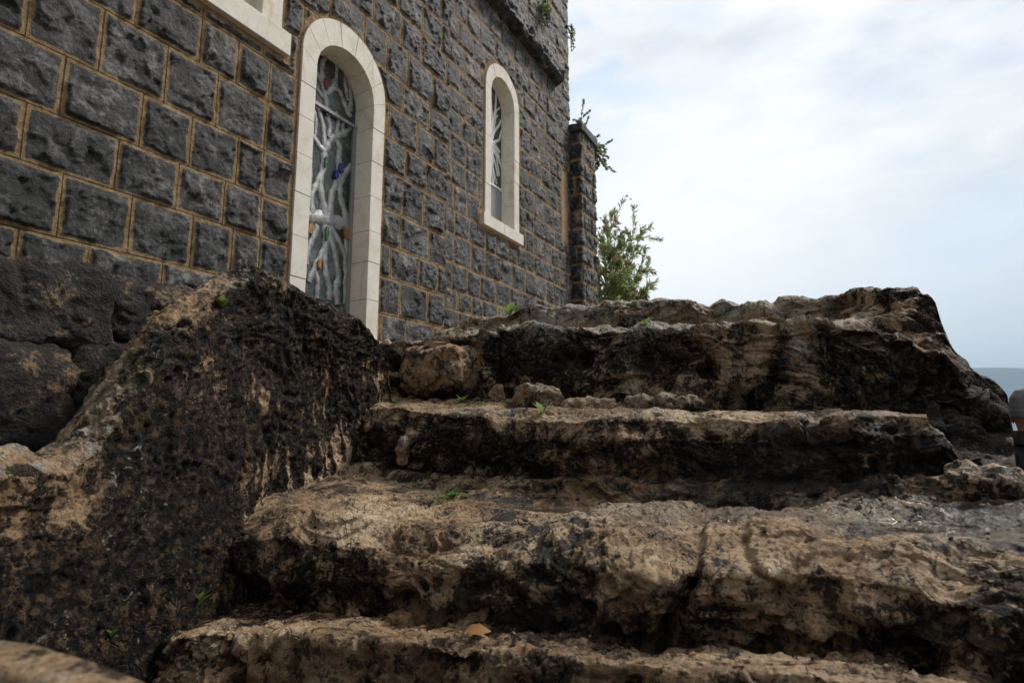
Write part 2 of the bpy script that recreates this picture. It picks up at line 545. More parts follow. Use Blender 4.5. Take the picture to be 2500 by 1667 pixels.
f_b3 = trace([(940, 965), (969, 967), (1183, 975), (1259, 971), (1374, 983), (1527, 975), (1650, 985), (1788, 1010), (1918, 1006), (2025, 1010), (2200, 1040)], S3)
f_l3 = trace([(988, 828), (1049, 826), (1084, 813), (1145, 811), (1198, 809), (1206, 797), (1244, 793), (1321, 795), (1416, 799), (1497, 795), (1589, 793), (1707, 788), (1776, 780), (1834, 774), (1918, 772), (1994, 772), (2063, 782), (2125, 778)], S3)
SIL = np.array([(800, 860), (940, 830), (1049, 822), (1100, 800), (1140, 775), (1175, 769), (1237, 765), (1267, 757), (1313, 740), (1378, 736), (1451, 744), (1489, 732), (1585, 726), (1696, 738), (1765, 727), (1841, 734), (1914, 721), (1975, 723), (1998, 727), (2017, 719), (2067, 709), (2090, 696), (2167, 696), (2236, 698), (2262, 709), (2285, 740), (2293, 772), (2308, 822), (2331, 859), (2377, 895), (2415, 920), (2446, 950), (2467, 980), (2481, 1025), (2483, 1080), (2474, 1160), (2464, 1250), (2460, 1800)], float)


def sil_z(s, w):
    P = world_pt(s, w, 0.45)
    for _ in range(3):
        x, y, dep = project(P)
        yy = np.interp(x, SIL[:, 0], SIL[:, 1])
        cx, cy = (x - 1250) / FPX, (833.5 - yy) / FPX
        el = (math.sin(PITCH) + cy * math.cos(PITCH)) / (math.cos(PITCH) - cy * math.sin(PITCH))
        P[..., 2] = np.clip(P[..., 1] * el, GROUND - 0.2, 2)
    return P[..., 2]


f_t4 = lambda w: sil_z(S4 - 0.40 * sm(3.02, 3.34, w), w) - 0.012
wv = np.concatenate([np.linspace(-0.25, 0.5, 70)[:-1], np.linspace(0.5, 4.25, 1050)])
one = np.ones_like(wv)
bz = sm(3.02, 3.34, wv)                          # 0 on the stairs, 1 on the boulder that closes them off
gone = sm(3.34, 3.42, wv)
zl0, zb1, zl1, zled, zb2, zl2, zb3, zl3, zt4 = (f(wv) for f in (f_l0, f_b1, f_l1, f_led, f_b2, f_l2, f_b3, f_l3, f_t4))
zb2 = zb2 * (1 - gone) + (zled + 0.01) * gone
zl2 = zl2 * (1 - gone) + (zled + 0.02) * gone
zb3 = zb3 * (1 - gone) + (zled + 0.03) * gone
sb3 = S3 - 0.04 - 0.34 * gone
top_b = np.minimum(zt4, 0.8)
zl3 = zl3 * (1 - bz) + (zb3 + 0.60 * (top_b - zb3)) * bz
knots = [  # s, z, stain, lichen, wet, rust, points to the next knot
    (-1.2 * one, -0.95 * one, .4, .1, .0, .0, 14),
    (S0 - .02 * one, np.minimum(-0.88, zl0 - 0.2), .40, .1, .0, .2, 50),
    (S0 + .05 * one, zl0, .16, .12, .0, .0, 84),
    (S1 + .03 * one, zb1, .42, .0, .0, .55, 42),
    (S1 - .045 * one, zb1 + .36 * (zl1 - zb1), .72, .05, .0, .25, 34),
    (S1 - .03 * one, zb1 + .75 * (zl1 - zb1), .46, .12, .05, .1, 30),
    (S1 + .10 * one, zl1 + 0.005, .20, .22, .15, .0, 66),
    (S1 + .42 * one, .5 * (zl1 + zled) + .01, .30, .1, .42, .15, 60),
    (S2 - .13 * one, zled, .42, .0, .25, .35, 20),
    (S2 - .09 * one, zled + .75 * (zb2 - zled), .50, .0, .2, .25, 16),
    (S2 + .0 * one, zb2, .82, .0, .1, .1, 40),
    (S2 - .03 * one, zb2 + .6 * (zl2 - zb2), .80, .05, .1, .1, 34),
    (S2 + .02 * one, zl2 - .015, .40, .3, .1, .1, 14),
    (S2 + .09 * one, zl2, .26, .45, .1, .0, 70),
    (sb3, zb3, .55, .1, .05, .3, 46),
    (S3 - .01 + .02 * bz, zb3 + .5 * (zl3 - zb3), .80, .12, .05, .3, 46),
    (S3 + .03 - .02 * bz, zl3 - .02, .58, .42, .0, .2, 12),
    (S3 + .10 - .02 * bz, zl3, .34, .6, .0, .1, 50),
    (S4 - .07 - .42 * bz, (zl3 + .03) * (1 - bz) + (zl3 + .55 * (top_b - zl3)) * bz, .6, .3, .0, .2, 40),
    (S4 - .40 * bz, zt4 - .01, .45, .5, .0, .15, 14),
    (S4 + .08 - .34 * bz, zt4 + .004, .28, .62, .0, .0, 60),
    (S4 + 1.0 * one, zt4 + .0, .4, .4, .0, .0, 12),
    (S4 + 1.5 * one, zt4 - .25, .5, .3, .0, .0, 10),
    (S4 + 1.9 * one, GROUND - .2 + 0 * one, .5, .3, .0, .0, 0)]
us, uz, ua, rows = [], [], [], [0]
for a, b in zip(knots[:-1], knots[1:]):
    cnt = int(a[6] * 1.3)
    t = np.linspace(0, 1, cnt, endpoint=False)[:, None]
    us.append(a[0] * (1 - t) + b[0] * t)
    uz.append(a[1] * (1 - t) + b[1] * t)
    ua.append(np.stack([(a[k] * (1 - t) + b[k] * t)[:, 0] for k in (2, 3, 4, 5)], -1))
    rows.append(rows[-1] + cnt)
SS, ZZ, UA = np.concatenate(us), np.concatenate(uz), np.concatenate(ua)
nu, nv = SS.shape
WW = np.broadcast_to(wv, SS.shape).copy()
r_b3 = rows[14]
# crack lines and hollows are part of the swept shape
G = np.stack([SS, WW, ZZ], -1)
G = smooth_u(G, 14)
# slow horizontal wander of the edges so that no riser is a plane
G[..., 0] += 0.075 * perlin(np.stack([G[..., 1] * 1.7, G[..., 2] * 1.4, G[..., 0] * 0.3], -1), 31)
# right-hand end of the lower steps
wend = 3.47 + np.clip((2.35 - G[..., 0]), 0, 1.2) * 0.40 + 0.04 * perlin(G * 3.1, 33)
low = np.arange(nu)[:, None] < r_b3
drop = sm(0, 0.16, G[..., 1] - wend) * low
G[..., 2] = G[..., 2] * (1 - drop) + (GROUND - 0.15) * drop
P = world_pt(G[..., 0], G[..., 1], G[..., 2])
NR = grid_normals(P)
if NR[rows[6] + 20:rows[7] + 40, 300:600, 2].mean() < 0:
    NR = -NR
Q = G                                           # noise domain in metres
warp = np.stack([perlin(Q * 3.0, 41), perlin(Q * 3.0, 42), perlin(Q * 3.0, 43)], -1) * 0.10
Qw = Q + warp
facing = np.clip(NR[..., 2], 0, 1)              # 1 on the treads
aQ = Qw * np.array([1, 1, 1.5])
d1 = np.abs(perlin(aQ * 3.2, 51)) - 0.22
d2 = np.abs(perlin(aQ * 8.0, 52)) - 0.22
d3 = np.abs(perlin(aQ * 19, 53)) - 0.22
d4 = perlin(Qw * 42, 54)
d5 = perlin(Qw * 90, 55)
worn = 0.30 + 0.70 * sm(-0.12, 0.22, perlin(Q * np.array([1.5, 1.5, 2.0]), 69))
worn = worn * (1 - 0.3 * facing)
amp = 1.0 - 0.45 * facing
disp = amp * (0.075 * d1 + 0.050 * d2 * worn) + worn * (0.022 * d3 + (0.5 + 0.7 * amp) * 0.006 * d4) + 0.003 * (.3 + worn) * d5
r3m = ((np.arange(nu) >= rows[14]) & (np.arange(nu) <= rows[16]))[:, None] * (1 - bz)
up0 = (np.arange(nu) >= r_b3)[:, None]
topr = (np.arange(nu) >= rows[16])[:, None]
flute = perlin(Qw * np.array([4.0, 5.0, 1.6]), 57)
disp += r3m * (0.075 * flute + 0.03 * (np.abs(perlin(Qw * 6.5, 58)) - .22))
disp += topr * (0.07 * (np.abs(perlin(Qw * np.array([3.4, 3.0, 3.4]), 59)) - .2) + 0.045 * (np.abs(perlin(Qw * 7.5, 60)) - .2))
# ledges in the riser stone
disp += (1 - facing) * (1 - .8 * bz) * 0.014 * perlin(Qw * np.array([3, 3, 17.0]), 56)
_, idh = worley(Qw * np.array([2.7, 2.7, 5.5]) + 0.25 * warp * 8, 65)
disp += (1 - 0.8 * facing) * 0.050 * (idh - .5)
_, idf = worley(Qw * np.array([5.5, 5.5, 8.0]) + 0.25 * warp * 10, 67)
disp += (1 - 0.75 * facing) * 0.034 * (idf - .5)
_, idg = worley(Qw * np.array([15, 15, 20.0]), 68)
disp += (1 - 0.5 * facing) * 0.011 * (idg - .5)
disp += bz * up0 * 0.05 * (np.abs(perlin(Qw * 5.2, 66)) - .2)
# solution pits
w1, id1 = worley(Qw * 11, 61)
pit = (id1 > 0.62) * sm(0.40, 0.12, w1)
w2_, id2 = worley(Qw * 27, 62)
pit2 = (id2 > 0.5) * sm(0.42, 0.1, w2_)
pitty = 0.35 + 0.65 * sm(-0.15, 0.25, perlin(Q * 1.6, 63))
w3_, id3 = worley(Qw * 46, 64)
pit3 = (id3 > 0.45) * sm(0.45, 0.1, w3_)
disp -= (0.036 * pit + 0.016 * pit2 + 0.007 * pit3) * pitty


def carve(px, py, S, radius, depth, rise=1.0, on='s'):
    """round hollow in a riser, given by where it sits on the riser plane"""
    global disp
    w0, z0 = on_s(px, py, S)
    dd = np.sqrt((Q[..., 1] - w0) ** 2 + ((Q[..., 2] - z0) / rise) ** 2 + ((Q[..., 0] - S) * 0.35) ** 2)
    disp = disp - depth * sm(radius, radius * 0.35, dd)


for hx_, hy_, S_, r_, d_ in ((2010, 1572, S1, .028, .05), (2055, 1567, S1, .026, .05), (1915, 1565, S1, .035, .05), (1870, 1590, S1, .05, .05), (2160, 1575, S1, .022, .03),
                             (2250, 1600, S1, .05, .06), (1020, 1460, S1, .07, .09), (770, 1470, S1, .06, .07), (1500, 1530, S1, .05, .05),
                             (1800, 985, S3, .10, .14), (1720, 900, S3, .06, .07), (1690, 845, S3, .06, .07), (1640, 950, S3, .05, .06), (1990, 830, S3, .07, .06), (2000, 880, S3, .09, .07),
                             (1420, 880, S3, .08, .06), (1560, 880, S3, .09, .06), (2090, 755, S4, .10, .10), (2040, 760, S4, .07, .06), (2365, 1165, S2, .05, .07),
                             (2055, 1075, S2, .06, .06), (1940, 1085, S2, .07, .05), (1480, 1090, S2, .05, .05)):
    carve(hx_, hy_, S_, r_, d_)


def crack(pts, S, width, depth):
    global disp
    a = np.array([on_s(x, y, S) for x, y in pts])
    a = a[np.argsort(a[:, 1])]
    wc = np.interp(Q[..., 2], a[:, 1], a[:, 0]) + 0.012 * perlin(Q * 9, 71)
    m = np.exp(-((Q[..., 1] - wc) / width) ** 2) * sm(a[0, 1] - .05, a[0, 1], Q[..., 2]) * sm(a[-1, 1] + .06, a[-1, 1], Q[..., 2])
    disp = disp - depth * m * sm(0.30, 0.15, np.abs(Q[..., 0] - S)) * (1 - 0.8 * facing)


crack([(1680, 1330), (1700, 1400), (1660, 1480), (1600, 1600)], S1, .022, .09)
crack([(1800, 1330), (1840, 1390), (1900, 1420)], S1, .015, .05)
crack([(1200, 790), (1212, 880), (1215, 960)], S3, .02, .10)
crack([(1490, 1020), (1500, 1080), (1490, 1150)], S2, .018, .05)
# rain puddle hollows on the second tread
PUD = []
for px_, py_, z_, ra, rb in ((1335, 1258, -0.375, .17, .075), (2290, 1342, -0.345, .22, .10)):
    r_ = ray(px_, py_)
    pp = r_ * (z_ / r_[2])
    s_, w_ = pp @ D, pp @ N + WALL
    dd = np.sqrt(((Q[..., 1] - w_) / ra) ** 2 + ((Q[..., 0] - s_) / rb) ** 2)
    PUD.append((s_, w_, ra, rb, dd))
P = P + NR * disp[..., None]
trd = ((np.arange(nu) >= rows[5]) & (np.arange(nu) < rows[9]))[:, None]
PZ = []
for s_, w_, ra, rb, dd in PUD:
    rim = trd & (dd > 1.15) & (dd < 1.6)
    z0 = np.percentile(P[..., 2][rim], 30)
    k = sm(1.55, 0.95, dd) * trd
    Qr = Qw @ np.array(Matrix.Rotation(.7, 3, 'Z') @ Matrix.Rotation(.5, 3, 'X'))
    P[..., 2] = P[..., 2] * (1 - k) + (z0 - .014 + .020 * fbm(Qr * 8 + .5 * warp * 6, 4, 77)) * k
    ring = trd * sm(.95, 1.10, dd) * sm(1.95, 1.5, dd)
    P[..., 2] = P[..., 2] + ring * np.maximum(z0 - .001 + .008 * fbm(Qr * 14, 3, 79) - P[..., 2], 0)
    PZ.append(z0 - .008)
# keep the skyline of the upper rocks
Sx, Wx = P @ D, P @ N + WALL
lim = sil_z(Sx, Wx) + 0.022 * perlin(Q * 7, 75) + 0.006 * d4
up = np.arange(nu)[:, None] >= r_b3
P[..., 2] = np.where(up & (P[..., 2] > lim), lim, P[..., 2])
# stains
nb = fbm(Q * np.array([1, 1, 1.4]) * 1.7, 3, 81)
stain_shade = .5 + .80 * (UA[:, None, 0] - .5) + 0.55 * nb + 0.25 * pit * pitty - 0.8 * np.clip(d2 * amp, -.2, .3) * 0.6
stain_shade = stain_shade + bz * up * (.06 + .26 * sm(3.12, 3.45, WW) + .1 * perlin(Q * 4, 87)) - 0.18 * sm(0.9, 0.3, WW) * up
lich = UA[:, None, 1] + 0.3 * perlin(Q * 2.6, 82) - 0.2 * (WW < 1.1)
lich = lich + r3m * 0.55 * np.clip(flute + .12, 0, 1) + topr * 0.26
lich = lich * (1 - 0.6 * bz * up)
stain_shade = stain_shade - .10 * topr - r3m * 0.22 * np.clip(flute, -.2, 1) * 2 - .06 * bz * up * (1 + 3 * perlin(Q * 3.3, 86))
wetm = UA[:, None, 2] + .10 + 0.55 * perlin(Q * np.array([1.6, 1.1, 1.6]), 83)
wetm += 0.55 * sm(2.0, 2.9, WW) * sm(S1 + .1, S1 + .3, SS) * sm(S2 + .05, S2 - .2, SS)
wetm += 0.30 * (np.exp(-((WW - 1.5) / .45) ** 2)) * sm(S2, S2 + .1, SS) * sm(S3, S3 - .2, SS)
rust = UA[:, None, 3] + 0.4 * perlin(Q * 2.2, 84) + 0.35 * bz * up
rust += 0.5 * sm(1.35, 1.0, WW) * sm(S0 + .1, S0 + .3, SS) * (SS < S1 + .05)
green = 0.15 + 0.3 * perlin(Q * 2.0, 85) - 0.2 + 0.25 * up
ATT = dict(stain_shade=stain_shade, lichen=lich, wet=wetm, rust=rust, green=green)
stair = thing('rock_staircase', 'weathered tan and black rock-cut steps rising from the foreground beside the church', 'rock steps', tuple(world_pt(0.6, 2.2, GROUND)))
vb = int(np.searchsorted(wv, 3.30))


def part(name, ua, ub, va, vb_, label=None):
    sl = np.s_[ua:ub + 1, va:vb_ + 1]
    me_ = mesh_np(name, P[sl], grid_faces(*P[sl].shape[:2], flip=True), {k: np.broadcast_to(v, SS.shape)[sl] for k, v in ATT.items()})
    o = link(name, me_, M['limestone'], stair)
    if label:
        o['label'] = label
    return o


part('step', 0, rows[3], 0, nv - 1, 'lowest step, tan and heavily pitted')
part('step', rows[3], rows[8], 0, nv - 1, 'broad wet step with a rounded tan front edge')
part('step', rows[8], r_b3, 0, nv - 1, 'step with a flat black front at eye level')
part('step', r_b3, rows[17], 0, vb, 'tall black step with hollows and a grey lichened edge')
part('top_ledge', rows[17], nu - 1, 0, vb, 'topmost pale lichened ledge against the sky')
part('side_boulder', r_b3, nu - 1, vb, nv - 1, 'big dark boulder shoulder closing the right end of the steps')
STAIR_P = P
# puddles
for (s_, w_, ra, rb, dd), zz in zip(PUD, PZ):
    th = np.linspace(0, 2 * math.pi, 40, endpoint=False)
    wob = 1.25 + 0.18 * perlin(np.stack([np.cos(th) * 1.5, np.sin(th) * 1.5, th * 0 + w_], -1), 90)
    V = world_pt(s_ + np.sin(th) * rb * wob, w_ + np.cos(th) * ra * wob, zz)
    me_ = bpy.data.meshes.new('puddle')
    me_.from_pydata([tuple(v) for v in V], [], [tuple(range(40))])
    tag(link('puddle', me_, M['puddle'], smooth=False), kind='structure')

# ------------------------------------------------------------------ rock bank on the left
bs = np.concatenate([np.linspace(-0.5, 0.5, 90)[:-1], np.linspace(0.5, 2.80, 600)])
rz = np.interp(bs, [-.5, .1, .45, .70, .80, .90, 1.05, 1.16, 1.28, 1.41, 1.55, 1.72, 1.87, 2.12, 2.3, 2.42, 2.56, 2.66, 2.80], [-.35, -.15, -.05, -.08, -.085, -.02, .20, .37, .49, .59, .68, .73, .705, .63, .63, .56, .38, .1, -.5])
rw = np.interp(bs, [-.5, .5, .9, 1.15, 1.45, 2.0, 2.6, 2.8], [1.35, 1.15, .92, .76, .66, .61, .55, .55])
bw = np.interp(bs, [-.5, .3, .7, 1.0, 1.3, 1.45, 1.7, 2.5, 2.8], [1.70, 1.36, 1.21, 1.12, 1.03, .94, .80, .72, .70])
tw = np.interp(bs, [-.5, .9, 1.4, 2.0, 2.8], [.30, .26, .22, .20, .2])     # back of the bank
tz = np.interp(bs, [-.5, 1.3, 1.5, 2.3, 2.8], [-.72, -.66, -.48, -.38, -.38])
kn = [(bw + .10, tz - .35, .7, 16), (bw, tz, .72, 60), (rw + (bw - rw) * .66, tz + .35 * (rz - tz), .88, 60), (rw + (bw - rw) * .40, tz + .70 * (rz - tz), .86, 56),
      (rw + .10, rz - .07, .74, 24), (rw - .02, rz, .34, 40), (rw - .16, rz - .06, .40, 50), (tw, rz - .38, .7, 30), (tw - .12, -1.2 + 0 * rz, .8, 0)]
bu_w, bu_z, bu_a = [], [], []
for a, b in zip(kn[:-1], kn[1:]):
    t = np.linspace(0, 1, a[3], endpoint=False)[:, None]
    bu_w.append(a[0] * (1 - t) + b[0] * t)
    bu_z.append(a[1] * (1 - t) + b[1] * t)
    bu_a.append((a[2] * (1 - t) + b[2] * t)[:, 0])
BW, BZ, BA = np.concatenate(bu_w), np.concatenate(bu_z), np.concatenate(bu_a)
G = smooth_u(np.stack([np.broadcast_to(bs, BW.shape), BW, BZ], -1), 10)
G[..., 1] += 0.05 * perlin(G * np.array([2.2, .4, 1.2]), 131)
P = world_pt(G[..., 0], G[..., 1], G[..., 2])
NR = grid_normals(P)
if NR[120, 300] @ N < 0:
    NR = -NR
warp = np.stack([perlin(G * 3.0, 141), perlin(G * 3.0, 142), perlin(G * 3.0, 143)], -1) * 0.08
Qw = G + warp
face = np.clip(NR @ N, 0, 1)
topm = np.clip(NR[..., 2], 0, 1)
dr = perlin(Qw * np.array([15, 9, 2.8]), 144)
disp = 0.038 * (np.abs(perlin(Qw * 2.6, 145)) - .2) + (.014 + .03 * topm) * (np.abs(perlin(Qw * 7.5, 146)) - .2) + face * (0.016 * dr + .009 * perlin(Qw * np.array([42, 20, 5.]), 162)) + 0.02 * (np.abs(perlin(Qw * 17, 147)) - .2)
disp += 0.007 * perlin(Qw * 40, 148) + 0.004 * perlin(Qw * np.array([95, 95, 60.]), 149)
wa, ia = worley(Qw * np.array([13, 13, 9.]), 150)
wb, ib = worley(Qw * 28, 151)
wc_, ic_ = worley(Qw * np.array([50, 50, 40.]), 159)
disp -= 0.007 * (ic_ > .4) * sm(.45, .1, wc_)
disp -= (.007 + .015 * topm) * (ia > .6) * sm(.4, .1, wa) + 0.007 * (ib > .55) * sm(.42, .1, wb)
P = P + NR * disp[..., None]
streak = 0.8 * perlin(G * np.array([19, 6, 2.2]), 152) + 0.7 * perlin(G * np.array([48, 16, 7.]), 153) + .5 * perlin(G * np.array([5, 5, 6.]), 160)
stain_shade = BA[:, None] + 0.60 * fbm(G * 2.4, 4, 154) + 0.02 + .13 * face
stain_shade = stain_shade - face * sm(1.35, 1.75, G[..., 0]) * sm(.55, .1, G[..., 2]) * np.clip(streak + .12, 0, 1) * 1.25
stain_shade = stain_shade - 1.0 * sm(1.05, .75, G[..., 0]) * sm(-.46, -.25, G[..., 2]) * (0.6 + perlin(G * 3, 155))
stain_shade = stain_shade - 0.7 * np.exp(-(((G[..., 0] - 1.24) / .13) ** 2 + ((G[..., 2] - .43) / .13) ** 2)) - 0.30 * topm * sm(2.0, 1.6, G[..., 0]) * (.4 + 2.2 * perlin(G * 5, 161)) + .22 * topm
stain_shade = stain_shade + 0.25 * sm(2.0, 2.5, G[..., 0]) * topm + .16 * sm(.1, -.2, G[..., 2]) * sm(1.6, 1.3, G[..., 0])
lich = 0.02 + .40 * topm + 0.25 * perlin(G * 3, 156) + 0.2 * sm(1.4, .9, G[..., 0])
green = .0 + 0.50 * np.exp(-((G[..., 0] - 1.02) / .20) ** 2) * sm(-.15, .05, G[..., 2]) + 0.3 * perlin(G * 3, 157) + .1 * topm
bank = thing('rock_bank', 'black streaked rock bank rising along the left side of the steps', 'rock', tuple(world_pt(1.3, 0.9, -0.7)))
me = mesh_np('rock_face', P, grid_faces(*P.shape[:2]), dict(stain_shade=stain_shade, lichen=lich, wet=stain_shade * 0 - .1, rust=.1 + .4 * perlin(G * 2.4, 158), green=green))
link('rock_face', me, M['limestone'], bank)
BANK_P = P


# ------------------------------------------------------------------ loose rocks
def rock(seed, size, box=3.0, sub=5, amp=1.0, rot=(0, 0, 0)):
    bm = bmesh.new()
    bmesh.ops.create_icosphere(bm, subdivisions=sub, radius=1)
    V = np.array([v.co for v in bm.verts])
    F = np.array([[v.index for v in f.verts] for f in bm.faces])
    bm.free()
    n0 = V.copy()
    V = V / (np.abs(V) ** box).sum(1, keepdims=True) ** (1 / box)
    V = V * np.array(size)
    m0 = float(np.mean(size))
    q = V + seed * 7.3
    V = V + n0 * amp * ((m0 * .30 * (np.abs(perlin(q / m0 * .9, seed)) - .2) + m0 * .14 * (np.abs(perlin(q / m0 * 2.3, seed + 1)) - .2))[:, None]
                        + (0.007 * perlin(q * 20, seed + 2) + 0.004 * perlin(q * 50, seed + 3))[:, None])
    wl, wi = worley(q * 16, seed)
    V = V - n0 * (0.012 * amp * (wi > .6) * sm(.4, .1, wl))[:, None]
    Rm = np.array(Matrix.Rotation(rot[2], 3, 'Z') @ Matrix.Rotation(rot[1], 3, 'Y') @ Matrix.Rotation(rot[0], 3, 'X'))
    return V @ Rm.T, F, n0


LAY = math.atan2(N[1], N[0])


def put_rock(name, seed, centre, size, mat, parent=None, st=.4, li=.3, ru=.2, gr=0.0, box=3.0, rot=(0, 0, 0), sub=5, amp=1.0):
    V, F, n0 = rock(seed, size, box, sub, amp, (rot[0], rot[1], rot[2] + LAY))
    V = V + np.array(centre)
    a = dict(stain_shade=st + .4 * perlin(V * 5, seed) - .15 * n0[:, 2], lichen=li + .2 * n0[:, 2] * (li > .05), wet=0 * n0[:, 0] - .2, rust=ru + .3 * perlin(V * 5, seed + 9), green=gr + 0 * n0[:, 0])
    return link(name, mesh_np(name, V, F, a), mat, parent)


def at_px(px, py, pool, r=5.0):
    """the nearest surface point seen at a place in the photo"""
    best = None
    for Pp in pool:
        x, y, dep = project(Pp)
        m_ = ((x - px) ** 2 + (y - py) ** 2 < r * r) & (dep > .2)
        if m_.any():
            k = np.argmin(np.where(m_, dep, 1e9))
            v = Pp.reshape(-1, 3)[k]
            if best is None or dep.ravel()[k] < best[1]:
                best = (v, dep.ravel()[k])
    if best is None:
        return at_px(px, py, pool, r * 2)
    return best[0]


POOL = [STAIR_P, BANK_P]
L = M['limestone']


def rock_at(px, py, S, size, **k):
    w_, z_ = on_s(px, py, S)
    return put_rock('loose_rock', centre=tuple(world_pt(S, w_, z_)), size=size, mat=L, **k)


tag(put_rock('boulder', 201, tuple(world_pt(2.92, on_s(1078, 912, 2.92)[0], .30)), (.25, .17, .165), L, st=.45, li=.15, ru=.75, box=4.0, sub=6, rot=(0, .03, 0)),
    'rounded tan block wedged between the black bank and the tall step', 'boulder')
tag(rock_at(962, 878, 2.74, (.055, .035, .07), seed=202, st=1.2, li=.1, box=5, rot=(.2, .5, .3), amp=.5), 'angular grey-black stone leaning in the corner above the bank', 'stone')
tag(rock_at(1312, 974, 2.82, (.13, .08, .085), seed=203, amp=1.7, st=.25, li=.5, rot=(0, .1, .2)), 'peaked pale lichened rock on the third tread, nearest the tan block', 'rock')
tag(rock_at(1440, 993, 2.80, (.15, .06, .042), seed=204, amp=1.7, st=.38, li=.42), 'flat lumpy rock in the middle of the row on the third tread', 'rock')
tag(rock_at(1625, 993, 2.80, (.19, .07, .052), seed=205, amp=1.7, st=.40, li=.45), 'long low lichened rock at the right end of the row on the third tread', 'rock')
tag(rock_at(1214, 962, 2.84, (.04, .035, .055), seed=206, amp=1.8, st=.15, li=.2, ru=.5), 'small upright tan rock beside the rounded tan block', 'rock')
tag(rock_at(985, 1098, 2.28, (.025, .03, .075), seed=207, st=.05, li=.5, box=4, rot=(0, .12, 0)), 'small pale stone standing at the left foot of the black step', 'stone')
tag(rock_at(2398, 1195, 2.27, (.10, .10, .075), seed=208, amp=1.6, st=.42, li=.3, ru=.4), 'pale rounded rock at the right end of the wet step below the boulder', 'rock')
tag(rock_at(978, 1516, 1.47, (.034, .03, .026), seed=209, amp=1.9, st=.05, li=.1, ru=.5, sub=4), 'small lumpy tan stone at the foot of the broad wet step', 'stone')
tag(rock_at(861, 1506, 1.50, (.024, .02, .02), seed=210, amp=1.9, st=.1, li=.1, ru=.5, sub=4), 'smaller tan stone in the litter left of the lumpy one', 'stone')

# near stone edge at the lower left, just in front of the lens
V, F, n0 = rock(301, (.033, .62, .31), 7.0, 6, .12, (0, 0, 0))
V = V[:, [1, 0, 2]] * np.array([1, 1, 1.0])
Rm = np.array(Matrix.Rotation(LAY + .2, 3, 'Z'))
V = V @ Rm.T + world_pt(.20, 1.92, -.540)
n1_ = n0[:, 2]
tag(link('stone_slab', mesh_np('stone_slab', V, F[:, ::-1], dict(stain_shade=1.3 - .95 * sm(.20, .28, (V - world_pt(.205, 1.92, -.565))[:, 2]), lichen=.4 + 0 * n1_, wet=0 * n1_ - .3, rust=0 * n1_, green=0 * n1_)), L),  # black front is the slab's shaded side painted in, below a tan top edge
    'upright stone slab edge in the lower left corner, close to the viewer', 'stone slab')

# ------------------------------------------------------------------ foundation of rough basalt behind the bank
fnd = thing('rubble_wall', 'low wall of rough black basalt boulders behind the bank under the church wall', 'rubble wall', tuple(world_pt(1.2, .15, -.7)))
for k, (s_, z_, a, b, c_) in enumerate(((.62, .50, .26, .16, .17), (1.02, .46, .23, .17, .18), (1.44, .50, .21, .14, .15), (1.80, .52, .19, .13, .13), (2.12, .46, .18, .12, .15),
                                       (.80, .10, .33, .20, .22), (1.40, .16, .30, .18, .20), (1.95, .16, .28, .16, .18), (.25, .38, .24, .17, .28), (.55, -.28, .36, .22, .20), (1.2, -.24, .34, .2, .2), (.1, -.1, .3, .2, .24))):
    put_rock('stone', 401 + k * 5, tuple(world_pt(s_, .13 + .02 * math.sin(k * 3), z_)), (b, a, c_), M['boulder_basalt'], fnd, box=6.0, sub=6, amp=.95, rot=(.1 * math.sin(k), .1 * math.cos(k * 2), 0))
V, F, n0 = rock(480, (.19, 1.4, .52), 8, 5, .2, (0, 0, LAY))
link('mortar', mesh_np('mortar', V + world_pt(1.05, .03, .12), F), M['boulder_basalt'], fnd)

# ------------------------------------------------------------------ church wall
church = thing('church', 'dark basalt block church wall with white arched windows', 'church', tuple(world_pt(3.2, 0, .6)))
W1 = dict(c=2.765, ro=.412, spo=2.545, ri=.285, spi=2.478, z0=.55)      # tall window by the bank
W2 = dict(c=5.18, ro=.378, spo=3.69, ri=.262, spi=3.66, z0=2.16)      # second window
SQ = dict(a=.90, b=2.175, z0=2.55, z1=3.75)


def arch_dist(s, z, c, r, sp, z0):
    """signed distance outside an arched opening (negative inside)"""
    dx = np.abs(s - c)
    return np.where(z > sp, np.hypot(dx, z - sp) - r, np.maximum(dx - r, z0 - z))


def rect_dist(s, z, a, b, z0, z1):
    return np.maximum(np.maximum(a - s, s - b), np.maximum(z0 - z, z - z1))


